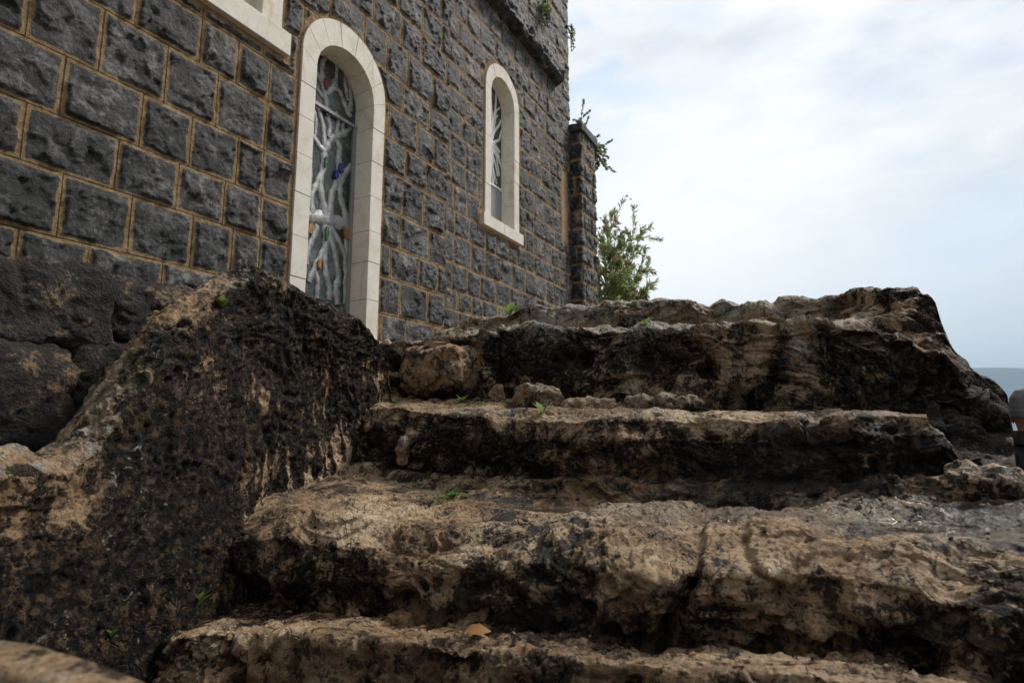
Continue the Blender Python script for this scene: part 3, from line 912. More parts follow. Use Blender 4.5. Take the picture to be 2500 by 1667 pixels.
def masonry(name, sv_, zv_, courses, joints, holes, w0, seed, size=(.24, .40), rough=1.0):
    rg = np.random.default_rng(seed)
    S_, Z_ = np.meshgrid(sv_, zv_, indexing='ij')
    wob = .006 * perlin(np.stack([S_ * 2.2, Z_ * 2.2, S_ * 0 + seed], -1), seed)
    Zc = Z_ + wob
    Sc = S_ + .007 * perlin(np.stack([S_ * 2.5, Z_ * 3, S_ * 0 + seed + 5], -1), seed + 1)
    ci = np.clip(np.searchsorted(courses, Zc) - 1, 0, len(courses) - 2)
    cz = np.array(courses)
    dz = np.minimum(Zc - cz[ci], cz[ci + 1] - Zc)
    bid = np.zeros(S_.shape, int)
    dx = np.zeros(S_.shape)
    cxm = np.zeros(S_.shape)
    base = 0
    for i in range(len(courses) - 1):
        js = sorted(joints.get(i, []))
        a = sv_[0] - .5
        lo = [] if not js else js
        out = list(lo)
        x = (lo[0] if lo else sv_[0] - rg.uniform(.05, .3))
        if not lo:
            out = [x]
        while x > sv_[0] - .1:
            x -= rg.uniform(*size)
            out.append(x)
        x = max(out)
        while x < sv_[-1] + .1:
            x += rg.uniform(*size)
            out.append(x)
        out = np.array(sorted(out))
        m_ = ci == i
        k = np.clip(np.searchsorted(out, Sc[m_]) - 1, 0, len(out) - 2)
        dx[m_] = np.minimum(np.abs(Sc[m_] - out[k]), np.abs(out[k + 1] - Sc[m_]))
        cxm[m_] = .5 * (out[k] + out[k + 1])
        bid[m_] = base + k
        base += len(out)
    czm = .5 * (cz[ci] + cz[ci + 1])
    jd = np.minimum(dx, dz)
    hd = np.full(S_.shape, 9.0)
    for h in holes:
        hd = np.minimum(hd, h(S_, Z_))
    Q3 = np.stack([S_, Z_, S_ * 0], -1)
    e = np.minimum(jd - (.015 if w0 > -.03 else .0115), hd - .034) - .017 * fbm(Q3 * 18, 4, seed + 11, .7) - .008 * perlin(Q3 * 6, seed + 12)
    # stone faces: the lower envelope of a few random planes, broken up by noise
    pl = rg.uniform(-1, 1, (base, 5, 2)) * np.array([.17, .20])
    of = rg.uniform(.018, .050, (base, 5))
    xx, zz = S_ - cxm, Z_ - czm
    h = np.full(S_.shape, 9.0)
    for k in range(5):
        h = np.minimum(h, of[bid, k] + pl[bid, k, 0] * xx + pl[bid, k, 1] * zz)
    Qb = np.stack([S_, Z_, bid * 3.17], -1)
    wq = np.stack([S_, Z_, S_ * 0 + bid * 5.1], -1) + .03 * np.stack([perlin(Q3 * 14, seed + 20), perlin(Q3 * 14, seed + 21), S_ * 0], -1)
    _, ra_ = worley(wq * np.array([8, 9, 1.]), seed + 22)
    _, rb_ = worley(wq * np.array([21, 23, 1.]), seed + 23)
    h = h + .022 * (ra_ - .5) + .010 * (rb_ - .5)
    h = h + .026 * (np.abs(perlin(Qb * np.array([6, 7, 1.]), seed + 13)) - .15) + .015 * perlin(Qb * np.array([15, 15, 1.]), seed + 14) + .007 * perlin(Qb * np.array([36, 36, 1.]), seed + 15)
    h = np.maximum(h * rough * .72, .004) * sm(-.002, .016, e)
    h = h + .004 * perlin(Q3 * 22, seed + 16) * sm(.01, 0, e)
    tone = rg.uniform(0, 1, base)[bid]
    Pw = world_pt(S_, w0 + h, Z_)
    me_ = mesh_np(name, Pw, grid_faces(*S_.shape), dict(edge=e, joint=np.where(hd < jd + .01, .05, jd), tone=tone))
    if holes:
        inside = hd < -.012
        f4 = inside[:-1, :-1] & inside[1:, :-1] & inside[1:, 1:] & inside[:-1, 1:]
        clean(me_, ~f4.reshape(-1))
    return me_


h1o = lambda s, z: arch_dist(s, z, W1['c'], W1['ro'], W1['spo'], W1['z0'] - .2)
h2o = lambda s, z: np.minimum(arch_dist(s, z, W2['c'], W2['ro'], W2['spo'], W2['z0']), rect_dist(s, z, 4.72, 5.61, 2.03, 2.17))
sqo = lambda s, z: np.minimum(rect_dist(s, z, SQ['a'], SQ['b'], SQ['z0'], SQ['z1'] + .12), rect_dist(s, z, .80, 2.235, 2.39, 2.56))
cl = [-.5, -.2, .1, .36, .58, .82, 1.12, 1.388, 1.685, 2.02, 2.30, 2.60, 2.87, 3.20, 3.50, 3.80, 4.10, 4.4, 4.7, 5.0, 5.35]
jl = {4: [1.23, 1.57], 5: [1.10, 1.40, 1.71, 1.95, 2.13], 6: [.94, 1.31, 1.61, 1.88, 2.12], 7: [1.06, 1.40, 1.66, 1.94, 2.12], 8: [.90, 1.19, 1.50, 1.79, 2.12], 9: [.96, 1.33, 1.67, 1.90, 2.12]}
sl_ = np.concatenate([np.linspace(-1.6, .7, 90)[:-1], np.linspace(.7, 4.06, 480)])
zl_ = np.concatenate([np.linspace(-.5, .3, 60)[:-1], np.linspace(.3, 4.25, 520)[:-1], np.linspace(4.25, 5.3, 60)])
SEAM = 4.06
me = masonry('wall', sl_, zl_, cl, jl, [h1o, sqo], 0.0, 601)
link('wall', me, M['basalt'], church)
cr = [.4, .62, .84, 1.04, 1.23, 1.49, 1.78, 2.03, 2.29, 2.54, 2.82, 3.06, 3.30, 3.57, 3.83, 4.10, 4.38, 4.68, 5.02, 5.3, 5.6, 5.9, 6.2, 6.5, 6.8, 7.2]
hsl = lambda s, z: rect_dist(s, z, 6.86, 7.02, 2.46, 3.50)
me = masonry('wall', np.linspace(SEAM - .03, 7.15, 300), np.linspace(.4, 7.2, 640), cr, {}, [h2o, hsl], -.055, 631, (.19, .34), .78)
link('wall', me, M['basalt'], church)


def prism(bm, pts, w0, w1, bev=0.0):
    """polygon in the wall plane, pushed from w0 out to w1"""
    a = [bm.verts.new(tuple(world_pt(s, w0, z))) for s, z in pts]
    b = [bm.verts.new(tuple(world_pt(s, w1, z))) for s, z in pts]
    n_ = len(pts)
    fs = [bm.faces.new(a[::-1]), bm.faces.new(b)]
    for i in range(n_):
        fs.append(bm.faces.new((a[i], a[(i + 1) % n_], b[(i + 1) % n_], b[i])))
    if bev:
        eds = {e for f in fs for e in f.edges}
        bmesh.ops.bevel(bm, geom=list(eds), offset=bev, segments=2, affect='EDGES', profile=.6)


def box_w(bm, s0, s1, w0, w1, z0, z1, bev=0.0):
    prism(bm, [(s0, z0), (s1, z0), (s1, z1), (s0, z1)], w0, w1, bev)


def arch_pts(c, r, sp, a0, a1, n):
    return [(c + r * math.cos(a), sp + r * math.sin(a)) for a in np.linspace(a0, a1, n)]


def window_arch(w, front, depth, jamb_h, seed):
    """jamb blocks and voussoirs, each its own bevelled stone inside one mesh, over a tan pointing core"""
    rg = np.random.default_rng(seed)
    bm = bmesh.new()
    core = bmesh.new()
    g = .0018
    nvou = 7
    for k in range(nvou):
        a0, a1 = math.pi * k / nvou, math.pi * (k + 1) / nvou
        ga = g / w['ro']
        o_ = arch_pts(w['c'], w['ro'], w['spo'], a0 + ga, a1 - ga, 7)
        i_ = arch_pts(w['c'], w['ri'], w['spi'], a0 + ga, a1 - ga, 7)
        prism(bm, o_ + i_[::-1], -depth, front + rg.uniform(-.002, .002), .0025)
    o_ = arch_pts(w['c'], w['ro'] - .006, w['spo'], 0, math.pi, 30)
    i_ = arch_pts(w['c'], w['ri'] + .004, w['spi'], 0, math.pi, 30)
    for k in range(29):
        prism(core, [o_[k], o_[k + 1], i_[k + 1], i_[k]], -depth + .003, front - .004)
    for sg in (-1, 1):
        z = w['spi'] if False else w['spo']
        a, b = w['c'] + sg * w['ri'], w['c'] + sg * w['ro']
        top = True
        while z > w['z0'] + .02:
            hgt = rg.uniform(*jamb_h)
            z1 = max(z - hgt, w['z0'])
            if z1 - w['z0'] < .1:
                z1 = w['z0']
            if top:
                pts = [(a, z1 + g), (b, z1 + g), (b, w['spo'] - g), (a, w['spi'] - g)]
                top = False
            else:
                pts = [(a, z1 + g), (b, z1 + g), (b, z - g), (a, z - g)]
            if sg < 0:
                pts = pts[::-1]
            prism(bm, pts, -depth, front + rg.uniform(-.0025, .0025), .0025)
            z = z1
        aa, bb = sorted((a + sg * .004, b - sg * .006))
        box_w(core, aa, bb, -depth + .003, front - .004, w['z0'] + .005, w['spi'])
    return bm, core


win = thing('unused', '', '', (0, 0, 0))
bpy.data.objects.remove(win)


def sub_empty(name, base):
    o = bpy.data.objects.new(name, None)
    o.empty_display_size = .1
    C.objects.link(o)
    o.parent = church
    o.location = Vector(base) - Vector(church.location)
    return o


def strokes_mesh(name, strokes, w0, thick, clip):
    """flattened cast branches: each stroke is a tapering ribbon with a rounded face"""
    bm = bmesh.new()
    for pts in strokes:
        p = np.array(pts, float)
        t = np.linspace(0, 1, len(p))
        tt = np.linspace(0, 1, max(8, len(p) * 5))
        # Catmull-like smoothing by repeated averaging
        q = np.stack([np.interp(tt, t, p[:, k]) for k in range(3)], -1)
        for _ in range(4):
            q[1:-1] = .25 * q[:-2] + .5 * q[1:-1] + .25 * q[2:]
        tang = np.gradient(q[:, :2], axis=0)
        tang /= np.maximum(np.linalg.norm(tang, axis=1, keepdims=True), 1e-6)
        nn = np.stack([-tang[:, 1], tang[:, 0]], -1)
        rings = []
        for k in range(len(q)):
            hw = q[k, 2] * (1 + .16 * math.sin(k * 1.3 + p[0, 0] * 40))
            ring = []
            for (u, v) in ((-1, 0), (-.93, .7), (0, .95), (.93, .7), (1, 0)):
                s_, z_ = q[k, :2] + nn[k] * hw * u
                ring.append(bm.verts.new(tuple(world_pt(s_, w0 + thick * v, z_))))
            rings.append(ring)
        for k in range(len(rings) - 1):
            for j in range(4):
                bm.faces.new((rings[k][j], rings[k + 1][j], rings[k + 1][j + 1], rings[k][j + 1]))
    return bm_mesh(name, bm)


# ---- tall window
GL1 = -.165
w1e = sub_empty('window', tuple(world_pt(W1['c'], 0, W1['z0'])))
w1e['label'] = 'tall arched window with silvery tree tracery and coloured glass'
bm, core = window_arch(W1, .018, .192, (.24, .30), 3)
link('frame', bm_mesh('frame', bm), M['white'], w1e, smooth=False)
link('pointing', bm_mesh('pointing', core), M['pointing'], w1e, smooth=False)
bm = bmesh.new()
prism(bm, [(W1['c'] - W1['ri'] - .03, W1['z0']), (W1['c'] + W1['ri'] + .03, W1['z0'])] + arch_pts(W1['c'], W1['ri'] + .03, W1['spi'], 0, math.pi, 24), GL1 - .03, GL1 - .018)
link('glass', bm_mesh('glass', bm), M['glass_dark'], w1e, smooth=False)


def px1(x, y, w):
    return on_w(650 + x / 1.912, y / 1.912, w)


ST = [[(285, 1010, 16), (262, 900, 10), (258, 830, 9), (276, 770, 11), (280, 700, 12)],
      [(300, 1010, 14), (310, 905, 10), (332, 862, 10), (350, 800, 12), (343, 735, 11), (352, 690, 9), (335, 650, 8), (300, 640, 8)],
      [(385, 1030, 14), (352, 925, 9), (345, 860, 11), (372, 810, 9), (402, 772, 8)],
      [(222, 1000, 12), (214, 910, 8), (238, 862, 9), (264, 800, 7)],
      [(280, 705, 10), (255, 682, 8), (233, 645, 7), (212, 610, 6)],
      [(283, 700, 10), (302, 658, 9), (330, 632, 12), (372, 618, 10), (405, 585, 8)],
      [(280, 700, 10), (275, 605, 7), (262, 545, 7), (246, 490, 6)],
      [(298, 640, 7), (306, 585, 7), (290, 545, 9), (300, 505, 7)],
      [(330, 640, 8), (346, 565, 6), (332, 520, 6)],
      [(232, 650, 5), (240, 560, 5), (228, 500, 5)], [(365, 630, 7), (362, 590, 6), (372, 556, 6)],
      [(290, 512, 9), (286, 450, 9), (270, 385, 9), (264, 300, 8), (286, 258, 6), (300, 235, 5)],
      [(290, 440, 8), (320, 402, 9), (341, 360, 9), (333, 290, 6), (318, 250, 5)],
      [(320, 402, 8), (352, 428, 7), (372, 485, 9), (398, 545, 10)],
      [(230, 395, 5), (264, 440, 6), (286, 470, 6)], [(272, 400, 6), (246, 350, 5), (236, 330, 4)],
      [(342, 362, 9), (362, 345, 8), (378, 405, 7), (390, 470, 8)],
      [(196, 1004, 16), (240, 1010, 18), (300, 1024, 22), (352, 1040, 18), (394, 1050, 15)],
      [(290, 1050, 18), (288, 1125, 10), (264, 1192, 9), (232, 1250, 9), (204, 1315, 8)],
      [(285, 1130, 8), (279, 1205, 8), (284, 1285, 9), (302, 1345, 10), (300, 1400, 9)],
      [(297, 1060, 12), (311, 1125, 10), (331, 1205, 9), (346, 1300, 10), (331, 1345, 12), (340, 1420, 10)],
      [(305, 1060, 12), (341, 1120, 9), (374, 1180, 8), (382, 1300, 9), (376, 1420, 9)],
      [(246, 1050, 10), (226, 1105, 8), (200, 1165, 8), (192, 1230, 8)], [(232, 1250, 6), (248, 1310, 7), (240, 1400, 7)],
      [(392, 1040, 9), (377, 1100, 8), (388, 1200, 7), (374, 1330, 8)], [(398, 520, 8), (404, 430, 7), (388, 350, 7), (350, 262, 6)],
      [(214, 780, 6), (208, 870, 7), (206, 960, 8)]]
kw = .0028
ST3 = [[(*px1(x, y, GL1), wd * kw) for x, y, wd in s] for s in ST]
link('tracery', strokes_mesh('tracery', ST3, GL1 - .018, .012, None), M['cast'], w1e)
bm = bmesh.new()
b0, b1 = px1(222, 468, GL1), px1(408, 578, GL1)
box_w(bm, b0[0] - .03, b1[0] + .03, GL1 - .016, GL1 + .014, b0[1] - .030, b0[1] - .004, .002)
box_w(bm, W1['c'] + W1['ri'] - .034, W1['c'] + W1['ri'] - .002, GL1 - .016, GL1 + .008, W1['z0'], b0[1] - .032, .002)
box_w(bm, W1['c'] - W1['ri'] + .002, W1['c'] - W1['ri'] + .026, GL1 - .016, GL1 + .008, W1['z0'], b0[1] - .032, .002)
link('glazing_bar', bm_mesh('glazing_bar', bm), M['bar'], w1e, smooth=False)
for cn, x, y, ra, rb in (('red', 281, 392, .020, .045), ('blue', 350, 785, .024, .05), ('green', 279, 758, .014, .042), ('green', 284, 1090, .016, .05), ('orange', 209, 1066, .026, .040),
                         ('orange', 376, 1090, .026, .04), ('orange', 250, 1232, .017, .045), ('navy', 350, 362, .026, .055), ('navy', 285, 528, .016, .035), ('blue', 330, 815, .018, .04), ('navy', 378, 588, .016, .02)):
    s_, z_ = px1(x, y, GL1)
    bm = bmesh.new()
    pts = [(s_ + ra * math.cos(a) * (1 + .2 * math.sin(3 * a + x)), z_ + rb * math.sin(a) * (1 + .15 * math.cos(2 * a + y))) for a in np.linspace(0, 2 * math.pi, 12, endpoint=False)]
    prism(bm, pts, GL1 - .018, GL1 + .0065, .003)
    link('coloured_glass', bm_mesh('coloured_glass', bm), M['glass_' + cn], w1e, smooth=False)

# ---- second window
O2 = -.055
w2e = sub_empty('window', tuple(world_pt(W2['c'], O2, W2['z0'])))
w2e['label'] = 'smaller arched window with pale branch tracery above a grey panel'
W2o = dict(W2)
bm, core = window_arch(W2, O2 + .022, .235 - O2 * 0, (.26, .36), 8)
link('frame', bm_mesh('frame', bm), M['white'], w2e, smooth=False)
link('pointing', bm_mesh('pointing', core), M['pointing'], w2e, smooth=False)
bm = bmesh.new()
box_w(bm, 4.725, 5.155, O2 - .20, O2 + .055, 2.03, 2.158, .004)
box_w(bm, 5.159, 5.605, O2 - .20, O2 + .055, 2.03, 2.158, .004)
link('sill', bm_mesh('sill', bm), M['white'], w2e, smooth=False)
GL2 = -.19
bm = bmesh.new()
prism(bm, [(W2['c'] - W2['ri'] - .02, W2['z0']), (W2['c'] + W2['ri'] + .02, W2['z0'])] + arch_pts(W2['c'], W2['ri'] + .02, W2['spi'], 0, math.pi, 24), GL2 - .03, GL2 - .018)
link('glass', bm_mesh('glass', bm), M['glass_dark'], w2e, smooth=False)
bm = bmesh.new()
box_w(bm, W2['c'] - W2['ri'] + .015, W2['c'] + W2['ri'] - .03, GL2 - .017, GL2 + .0, W2['z0'] + .005, 2.66, .002)
link('panel', bm_mesh('panel', bm), M['panel'], w2e, smooth=False)
bm = bmesh.new()
box_w(bm, W2['c'] + W2['ri'] - .028, W2['c'] + W2['ri'] - .002, GL2 - .016, GL2 + .014, W2['z0'] + .004, 2.68, .002)
box_w(bm, W2['c'] - W2['ri'] + .002, W2['c'] + W2['ri'] - .030, GL2 - .016, GL2 + .012, 2.662, 2.690, .002)
o_ = arch_pts(W2['c'], W2['ri'] - .002, W2['spi'], 0, math.pi, 20)
i_ = arch_pts(W2['c'], W2['ri'] - .024, W2['spi'], 0, math.pi, 20)
for k in range(19):
    prism(bm, [o_[k], o_[k + 1], i_[k + 1], i_[k]], GL2 - .016, GL2 + .012)
for sg in (-1, 1):
    a, b = sorted((W2['c'] + sg * (W2['ri'] - .002), W2['c'] + sg * (W2['ri'] - .024)))
    box_w(bm, a, b, GL2 - .016, GL2 + .012, 2.692, W2['spi'])
link('window_frame', bm_mesh('window_frame', bm), M['white_paint'], w2e, smooth=False)
rg = np.random.default_rng(12)
hub = (W2['c'] - .01, 3.18)
S2t = []
for k in range(17):
    a = 2 * math.pi * k / 17 + rg.uniform(-.12, .12)
    ln = rg.uniform(.38, .62)
    pts = []
    for t in np.linspace(0, 1, 6):
        pts.append((hub[0] + math.cos(a) * ln * t * .62 + .02 * math.sin(t * 7 + k), hub[1] + math.sin(a) * ln * t * 1.25, .024 * (1 - .62 * t)))
    S2t.append(pts)
    for j in range(2):
        t0 = rg.uniform(.3, .75)
        q0 = np.array(pts[int(t0 * 5)])
        aa = a + rg.choice([-1, 1]) * rg.uniform(.35, .8)
        S2t.append([tuple(q0 * [1, 1, 0] + [math.cos(aa) * .22 * t * .6, math.sin(aa) * .30 * t, .012 * (1 - .4 * t)]) for t in np.linspace(0, 1, 4)])
cut = []
for s in S2t:
    keep = [p for p in s if arch_dist(np.array(p[0]), np.array(p[1]), W2['c'], W2['ri'] - .008, W2['spi'], 2.67) < 0]
    if len(keep) > 1:
        cut.append(keep)
link('tracery', strokes_mesh('tracery', cut, GL2 - .018, .016, None), M['white_paint'], w2e)

# ---- square window, mostly above the frame
w3e = sub_empty('window', tuple(world_pt(1.5, 0, SQ['z0'])))
w3e['label'] = 'square white-framed window over the projecting sill at the top'
bm = bmesh.new()
box_w(bm, .80, 2.235, -.15, .045, 2.392, 2.548, .004)
link('sill', bm_mesh('sill', bm), M['white'], w3e, smooth=False)
bm = bmesh.new()
box_w(bm, 2.03, 2.178, -.24, .016, 2.551, 3.02, .003)
box_w(bm, 2.03, 2.178, -.24, .018, 3.024, 3.60, .003)
box_w(bm, .90, 1.05, -.24, .016, 2.551, 3.60, .003)
box_w(bm, .90, 2.178, -.24, .017, 3.604, 3.86, .003)
link('frame', bm_mesh('frame', bm), M['white'], w3e, smooth=False)
bm = bmesh.new()
for a, b in ((1.052, 1.10), (1.50, 1.56), (1.965, 2.028)):
    box_w(bm, a, b, -.22, -.16, 2.553, 3.60, .003)
box_w(bm, 1.102, 1.498, -.22, -.165, 2.553, 2.61, .003)
box_w(bm, 1.562, 1.963, -.22, -.165, 2.553, 2.61, .003)
link('window_frame', bm_mesh('window_frame', bm), M['white_paint'], w3e, smooth=False)
bm = bmesh.new()
box_w(bm, 1.06, 2.02, -.236, -.222, 2.56, 3.6)
link('glass', bm_mesh('glass', bm), M['glass_dark'], w3e, smooth=False)

# ---- blocked slit, string course, backing
V, F, n0 = rock(520, (.02, .085, .53), 12, 5, .15, (0, 0, LAY))
link('blocked_slit', mesh_np('blocked_slit', V + world_pt(6.94, O2 - .02, 2.98), F), M['pointing'], church)
sv_ = np.linspace(SEAM - .02, 6.74, 230)
prof = np.array([(-.1, 4.69), (.09, 4.70), (.15, 4.74), (.155, 4.84), (.12, 4.92), (.05, 4.99), (-.1, 5.03)])
pt = np.linspace(0, 1, 36)
pw = np.interp(pt, np.linspace(0, 1, 7), prof[:, 0])
pz = np.interp(pt, np.linspace(0, 1, 7), prof[:, 1])
S_, Wp = np.meshgrid(sv_, pw, indexing='ij')
Zp = np.broadcast_to(pz, S_.shape).copy()
q = np.stack([S_, Wp, Zp], -1)
dd = .05 * (np.abs(perlin(q * 5, 701)) - .2) + .03 * perlin(q * 12, 702) + .012 * perlin(q * 30, 703)
Wp = Wp + dd
Zp = Zp + .5 * dd * (Zp - 4.85) / .15
endf = sm(6.74, 6.66, S_)
Wp = Wp * endf - .1 * (1 - endf)
me = mesh_np('string_course', world_pt(S_, Wp + O2, Zp), grid_faces(*S_.shape), dict(edge=S_ * 0 + .2, joint=S_ * 0 + .2, tone=.3 + .3 * perlin(q * np.array([3, .1, .1]), 704)))
link('string_course', me, M['basalt'], church)
bm = bmesh.new()
box_w(bm, -1.5, 7.10, -3.2, -.30, -1.0, 7.15)
link('light_block_box', bm_mesh('light_block_box', bm), M['interior'], church, smooth=False)  # unseen solid box added behind the wall to block sky light

# ---- buttress wall beyond the corner
but = thing('buttress_wall', 'lower projecting basalt wall at the far end of the church, topped by a shrub', 'wall', tuple(world_pt(7.45, .05, .6)))


def masonry_panel(name, n_len, length, z0, z1, fn, seed, size, parent):
    """a masonry sheet mapped by fn(along, out, z) -> world"""
    sv2 = np.linspace(0, length, n_len)
    zv2 = np.linspace(z0, z1, int((z1 - z0) / .013))
    me_ = masonry(name, sv2, zv2, list(np.arange(z0 - .05, z1 + .3, .262)), {}, [], 0.0, seed, size, 1.1)
    co_ = np.zeros(len(me_.vertices) * 3)
    me_.vertices.foreach_get('co', co_)
    co_ = co_.reshape(-1, 3)
    al, out, zz = co_ @ D, co_ @ N + WALL, co_[:, 2]
    me_.vertices.foreach_set('co', fn(al, out, zz).ravel().astype(np.float32))
    return link(name, me_, M['basalt'], parent)


BW_, BZ1 = .12, 4.22
RET = .42


def wrap(a, o, z):
    al = a - RET
    th = np.clip((al + .025) / .05, 0, 1) * math.pi / 2
    fr = np.maximum(al - .025, 0)
    rt = np.maximum(-al - .025, 0)
    ns, nw = -np.cos(th), np.sin(th)
    return world_pt(7.19 + fr + .025 * ns + o * ns, BW_ - .025 - rt + .025 * nw + o * nw, z)


masonry_panel('masonry', 130, RET + .56, .4, BZ1, wrap, 651, (.20, .34), but)
bm = bmesh.new()
box_w(bm, 7.205, 7.70, -.5, BW_ - .03, .3, BZ1 - .01)
link('core', bm_mesh('core', bm), M['interior'], but, smooth=False)
V, F, n0 = rock(530, (.15, .34, .07), 9, 6, .35, (0, 0, LAY))
link('coping', mesh_np('coping', V + world_pt(7.46, .02, BZ1 + .03), F, dict(edge=n0[:, 0] * 0 + .2, joint=n0[:, 0] * 0 + .2, tone=n0[:, 0] * 0 + .3)), M['basalt'], but)


# ------------------------------------------------------------------ plants
def leaves_mesh(name, base, direc, normal, length, width, shade, bend=.25):
    """lance-shaped leaves: base points, directions, rough normals (arrays)"""
    n_ = len(base)
    d_ = direc / np.linalg.norm(direc, axis=1, keepdims=True)
    side = np.cross(d_, normal)
    side /= np.maximum(np.linalg.norm(side, axis=1, keepdims=True), 1e-6)
    up_ = np.cross(side, d_)
    Vs = []
    for t, wd in ((0, .12), (.3, .85), (.62, .9), (1.0, .04)):
        c_ = base + d_ * (length * t)[:, None] - up_ * (length * bend * t * t)[:, None]
        Vs.append(c_ - side * (width * wd)[:, None] + up_ * (width * wd * .3)[:, None])
        Vs.append(c_)
        Vs.append(c_ + side * (width * wd)[:, None] + up_ * (width * wd * .3)[:, None])
    V = np.stack(Vs, 1)
    F = []
    for r in range(3):
        for c_ in range(2):
            F.append([r * 3 + c_, r * 3 + c_ + 1, r * 3 + c_ + 4, r * 3 + c_ + 3])
    F = (np.arange(n_)[:, None, None] * 12 + np.array(F)[None]).reshape(-1, 4)
    return mesh_np(name, V, F, dict(shade=np.repeat(shade, 12)))


def tube(bm, pts, r0, r1, n_=6):
    pts = [Vector(p) for p in pts]
    rings = []
    for k, p in enumerate(pts):
        t = k / (len(pts) - 1)
        dv_ = (pts[min(k + 1, len(pts) - 1)] - pts[max(k - 1, 0)]).normalized()
        a = dv_.orthogonal().normalized()
        b = dv_.cross(a)
        r = r0 * (1 - t) + r1 * t
        rings.append([bm.verts.new(p + (a * math.cos(q) + b * math.sin(q)) * r) for q in np.linspace(0, 2 * math.pi, n_, endpoint=False)])
    for k in range(len(rings) - 1):
        for j in range(n_):
            bm.faces.new((rings[k][j], rings[k][(j + 1) % n_], rings[k + 1][(j + 1) % n_], rings[k + 1][j]))
    bm.faces.new(rings[-1])


def px_at(x, y, Yd):
    r = ray(x, y)
    return Vector(r * (Yd / r[1]))


def bush(name, label, base, tips, leaf_len, leaf_w, mat, per, twigs=4, spread=.16, flowers=0, bend=.2, seed=1, cat='shrub', droop=.0, gap=.5):
    rg = np.random.default_rng(seed)
    t_ = thing(name, label, cat, tuple(base))
    bm = bmesh.new()
    B, Dr, Nn, Sh = [], [], [], []
    ends = []
    for tip in tips:
        tip = Vector(tip)
        b0 = Vector(base) + Vector(rg.normal(0, .05, 3)) * Vector((1, 1, 0))
        mid = b0.lerp(tip, .5) + Vector((0, 0, .18 * (tip - b0).length)) * (1 - droop) + Vector(rg.normal(0, .04, 3))
        pts = [b0.lerp(mid, t).lerp(mid.lerp(tip, t), t) for t in np.linspace(0, 1, 12)]
        tube(bm, pts, .014, .004)
        br = [(pts[int(len(pts) * gap):], 1.0)]
        for k in range(twigs):
            i0 = int(rg.integers(4, 11))
            dv_ = (pts[min(i0 + 1, 11)] - pts[i0 - 1]).normalized()
            e_ = pts[i0] + (dv_ * rg.uniform(.5, 1.2) + Vector(rg.normal(0, .75, 3))) * spread * rg.uniform(.7, 1.4)
            tw_ = [pts[i0].lerp(e_, t) + Vector((0, 0, .02 * math.sin(t * 3))) for t in np.linspace(0, 1, 6)]
            tube(bm, tw_, .005, .002, 5)
            br.append((tw_, .7))
        for pp, sc_ in br:
            ends.append((pp[-1], (pp[-1] - pp[-2]).normalized()))
            for k in range(int(per * sc_)):
                u = rg.uniform(0.1, 1) ** .7 * (len(pp) - 1.001)
                i0 = int(u)
                p_ = pp[i0].lerp(pp[i0 + 1], u - i0)
                dv_ = (pp[i0 + 1] - pp[i0]).normalized()
                rad = Vector(rg.normal(0, 1, 3))
                rad = (rad - dv_ * rad.dot(dv_)).normalized()
                d2_ = dv_ * rg.uniform(.5, 1.3) + rad * rg.uniform(.4, 1.0) + Vector((0, 0, .15))
                B.append(p_)
                Dr.append(d2_)
                Nn.append(Vector(rg.normal(0, .5, 3)) + Vector((0, 0, 1)))
                Sh.append(rg.uniform(0, 1))
    me_ = bm_mesh('stem', bm)
    link('stem', me_, M['bark'], t_)
    n_ = len(B)
    ln = leaf_len * rg.uniform(.6, 1.2, n_)
    link('foliage', leaves_mesh('foliage', np.array(B), np.array(Dr), np.array(Nn), ln, ln * leaf_w, np.array(Sh), bend), mat, t_, smooth=False)
    if flowers:
        B, Dr, Nn, Sh = [], [], [], []
        pick = rg.choice(len(ends), min(flowers, len(ends)), replace=False)
        for i in pick:
            p0, dv_ = ends[i]
            for k in range(int(rg.integers(3, 8))):
                c_ = p0 + dv_ * .03 + Vector(rg.normal(0, .026, 3))
                ax = (dv_ + Vector(rg.normal(0, .6, 3))).normalized()
                a = ax.orthogonal().normalized()
                b = ax.cross(a)
                for j in range(5):
                    q_ = 2 * math.pi * j / 5
                    B.append(c_)
                    Dr.append(a * math.cos(q_) + b * math.sin(q_) + ax * .4)
                    Nn.append(ax)
                    Sh.append(rg.uniform(0, 1))
        n_ = len(B)
        link('flowers', leaves_mesh('flowers', np.array(B), np.array(Dr), np.array(Nn), np.full(n_, .026), np.full(n_, .012), np.array(Sh), .1), M['petal'], t_, smooth=False)
    return t_


tips = [px_at(x, y, yd) for x, y, yd in ((1478, 532, 9.3), (1492, 520, 9.6), (1503, 560, 9.2), (1520, 580, 9.5), (1552, 548, 9.2), (1566, 560, 9.5), (1545, 612, 9.3), (1572, 628, 9.5), (1588, 692, 9.2), (1575, 715, 9.4),
                                         (1520, 640, 9.0), (1470, 600, 9.0), (1540, 690, 9.0), (1505, 690, 8.9), (1462, 565, 9.5), (1475, 660, 8.9), (1560, 660, 9.6), (1500, 620, 9.4), (1530, 720, 9.0), (1480, 720, 8.9), (1555, 730, 9.2), (1450, 620, 9.4), (1450, 700, 9.2), (1520, 600, 9.6))]
bush('oleander_bush', 'pink flowering oleander bush beyond the far corner of the church', px_at(1490, 880, 9.3), tips, .115, .095, M['oleander'], 62, 8, .20, 90, .12, 3, gap=.3)
tips = [px_at(x, y, yd) for x, y, yd in ((1416, 292, 8.2), (1424, 315, 8.3), (1434, 345, 8.4), (1446, 358, 8.5), (1462, 358, 8.5), (1468, 372, 8.4), (1474, 400, 8.5), (1462, 400, 8.6), (1480, 412, 8.5), (1456, 415, 8.6), (1440, 330, 8.6))]
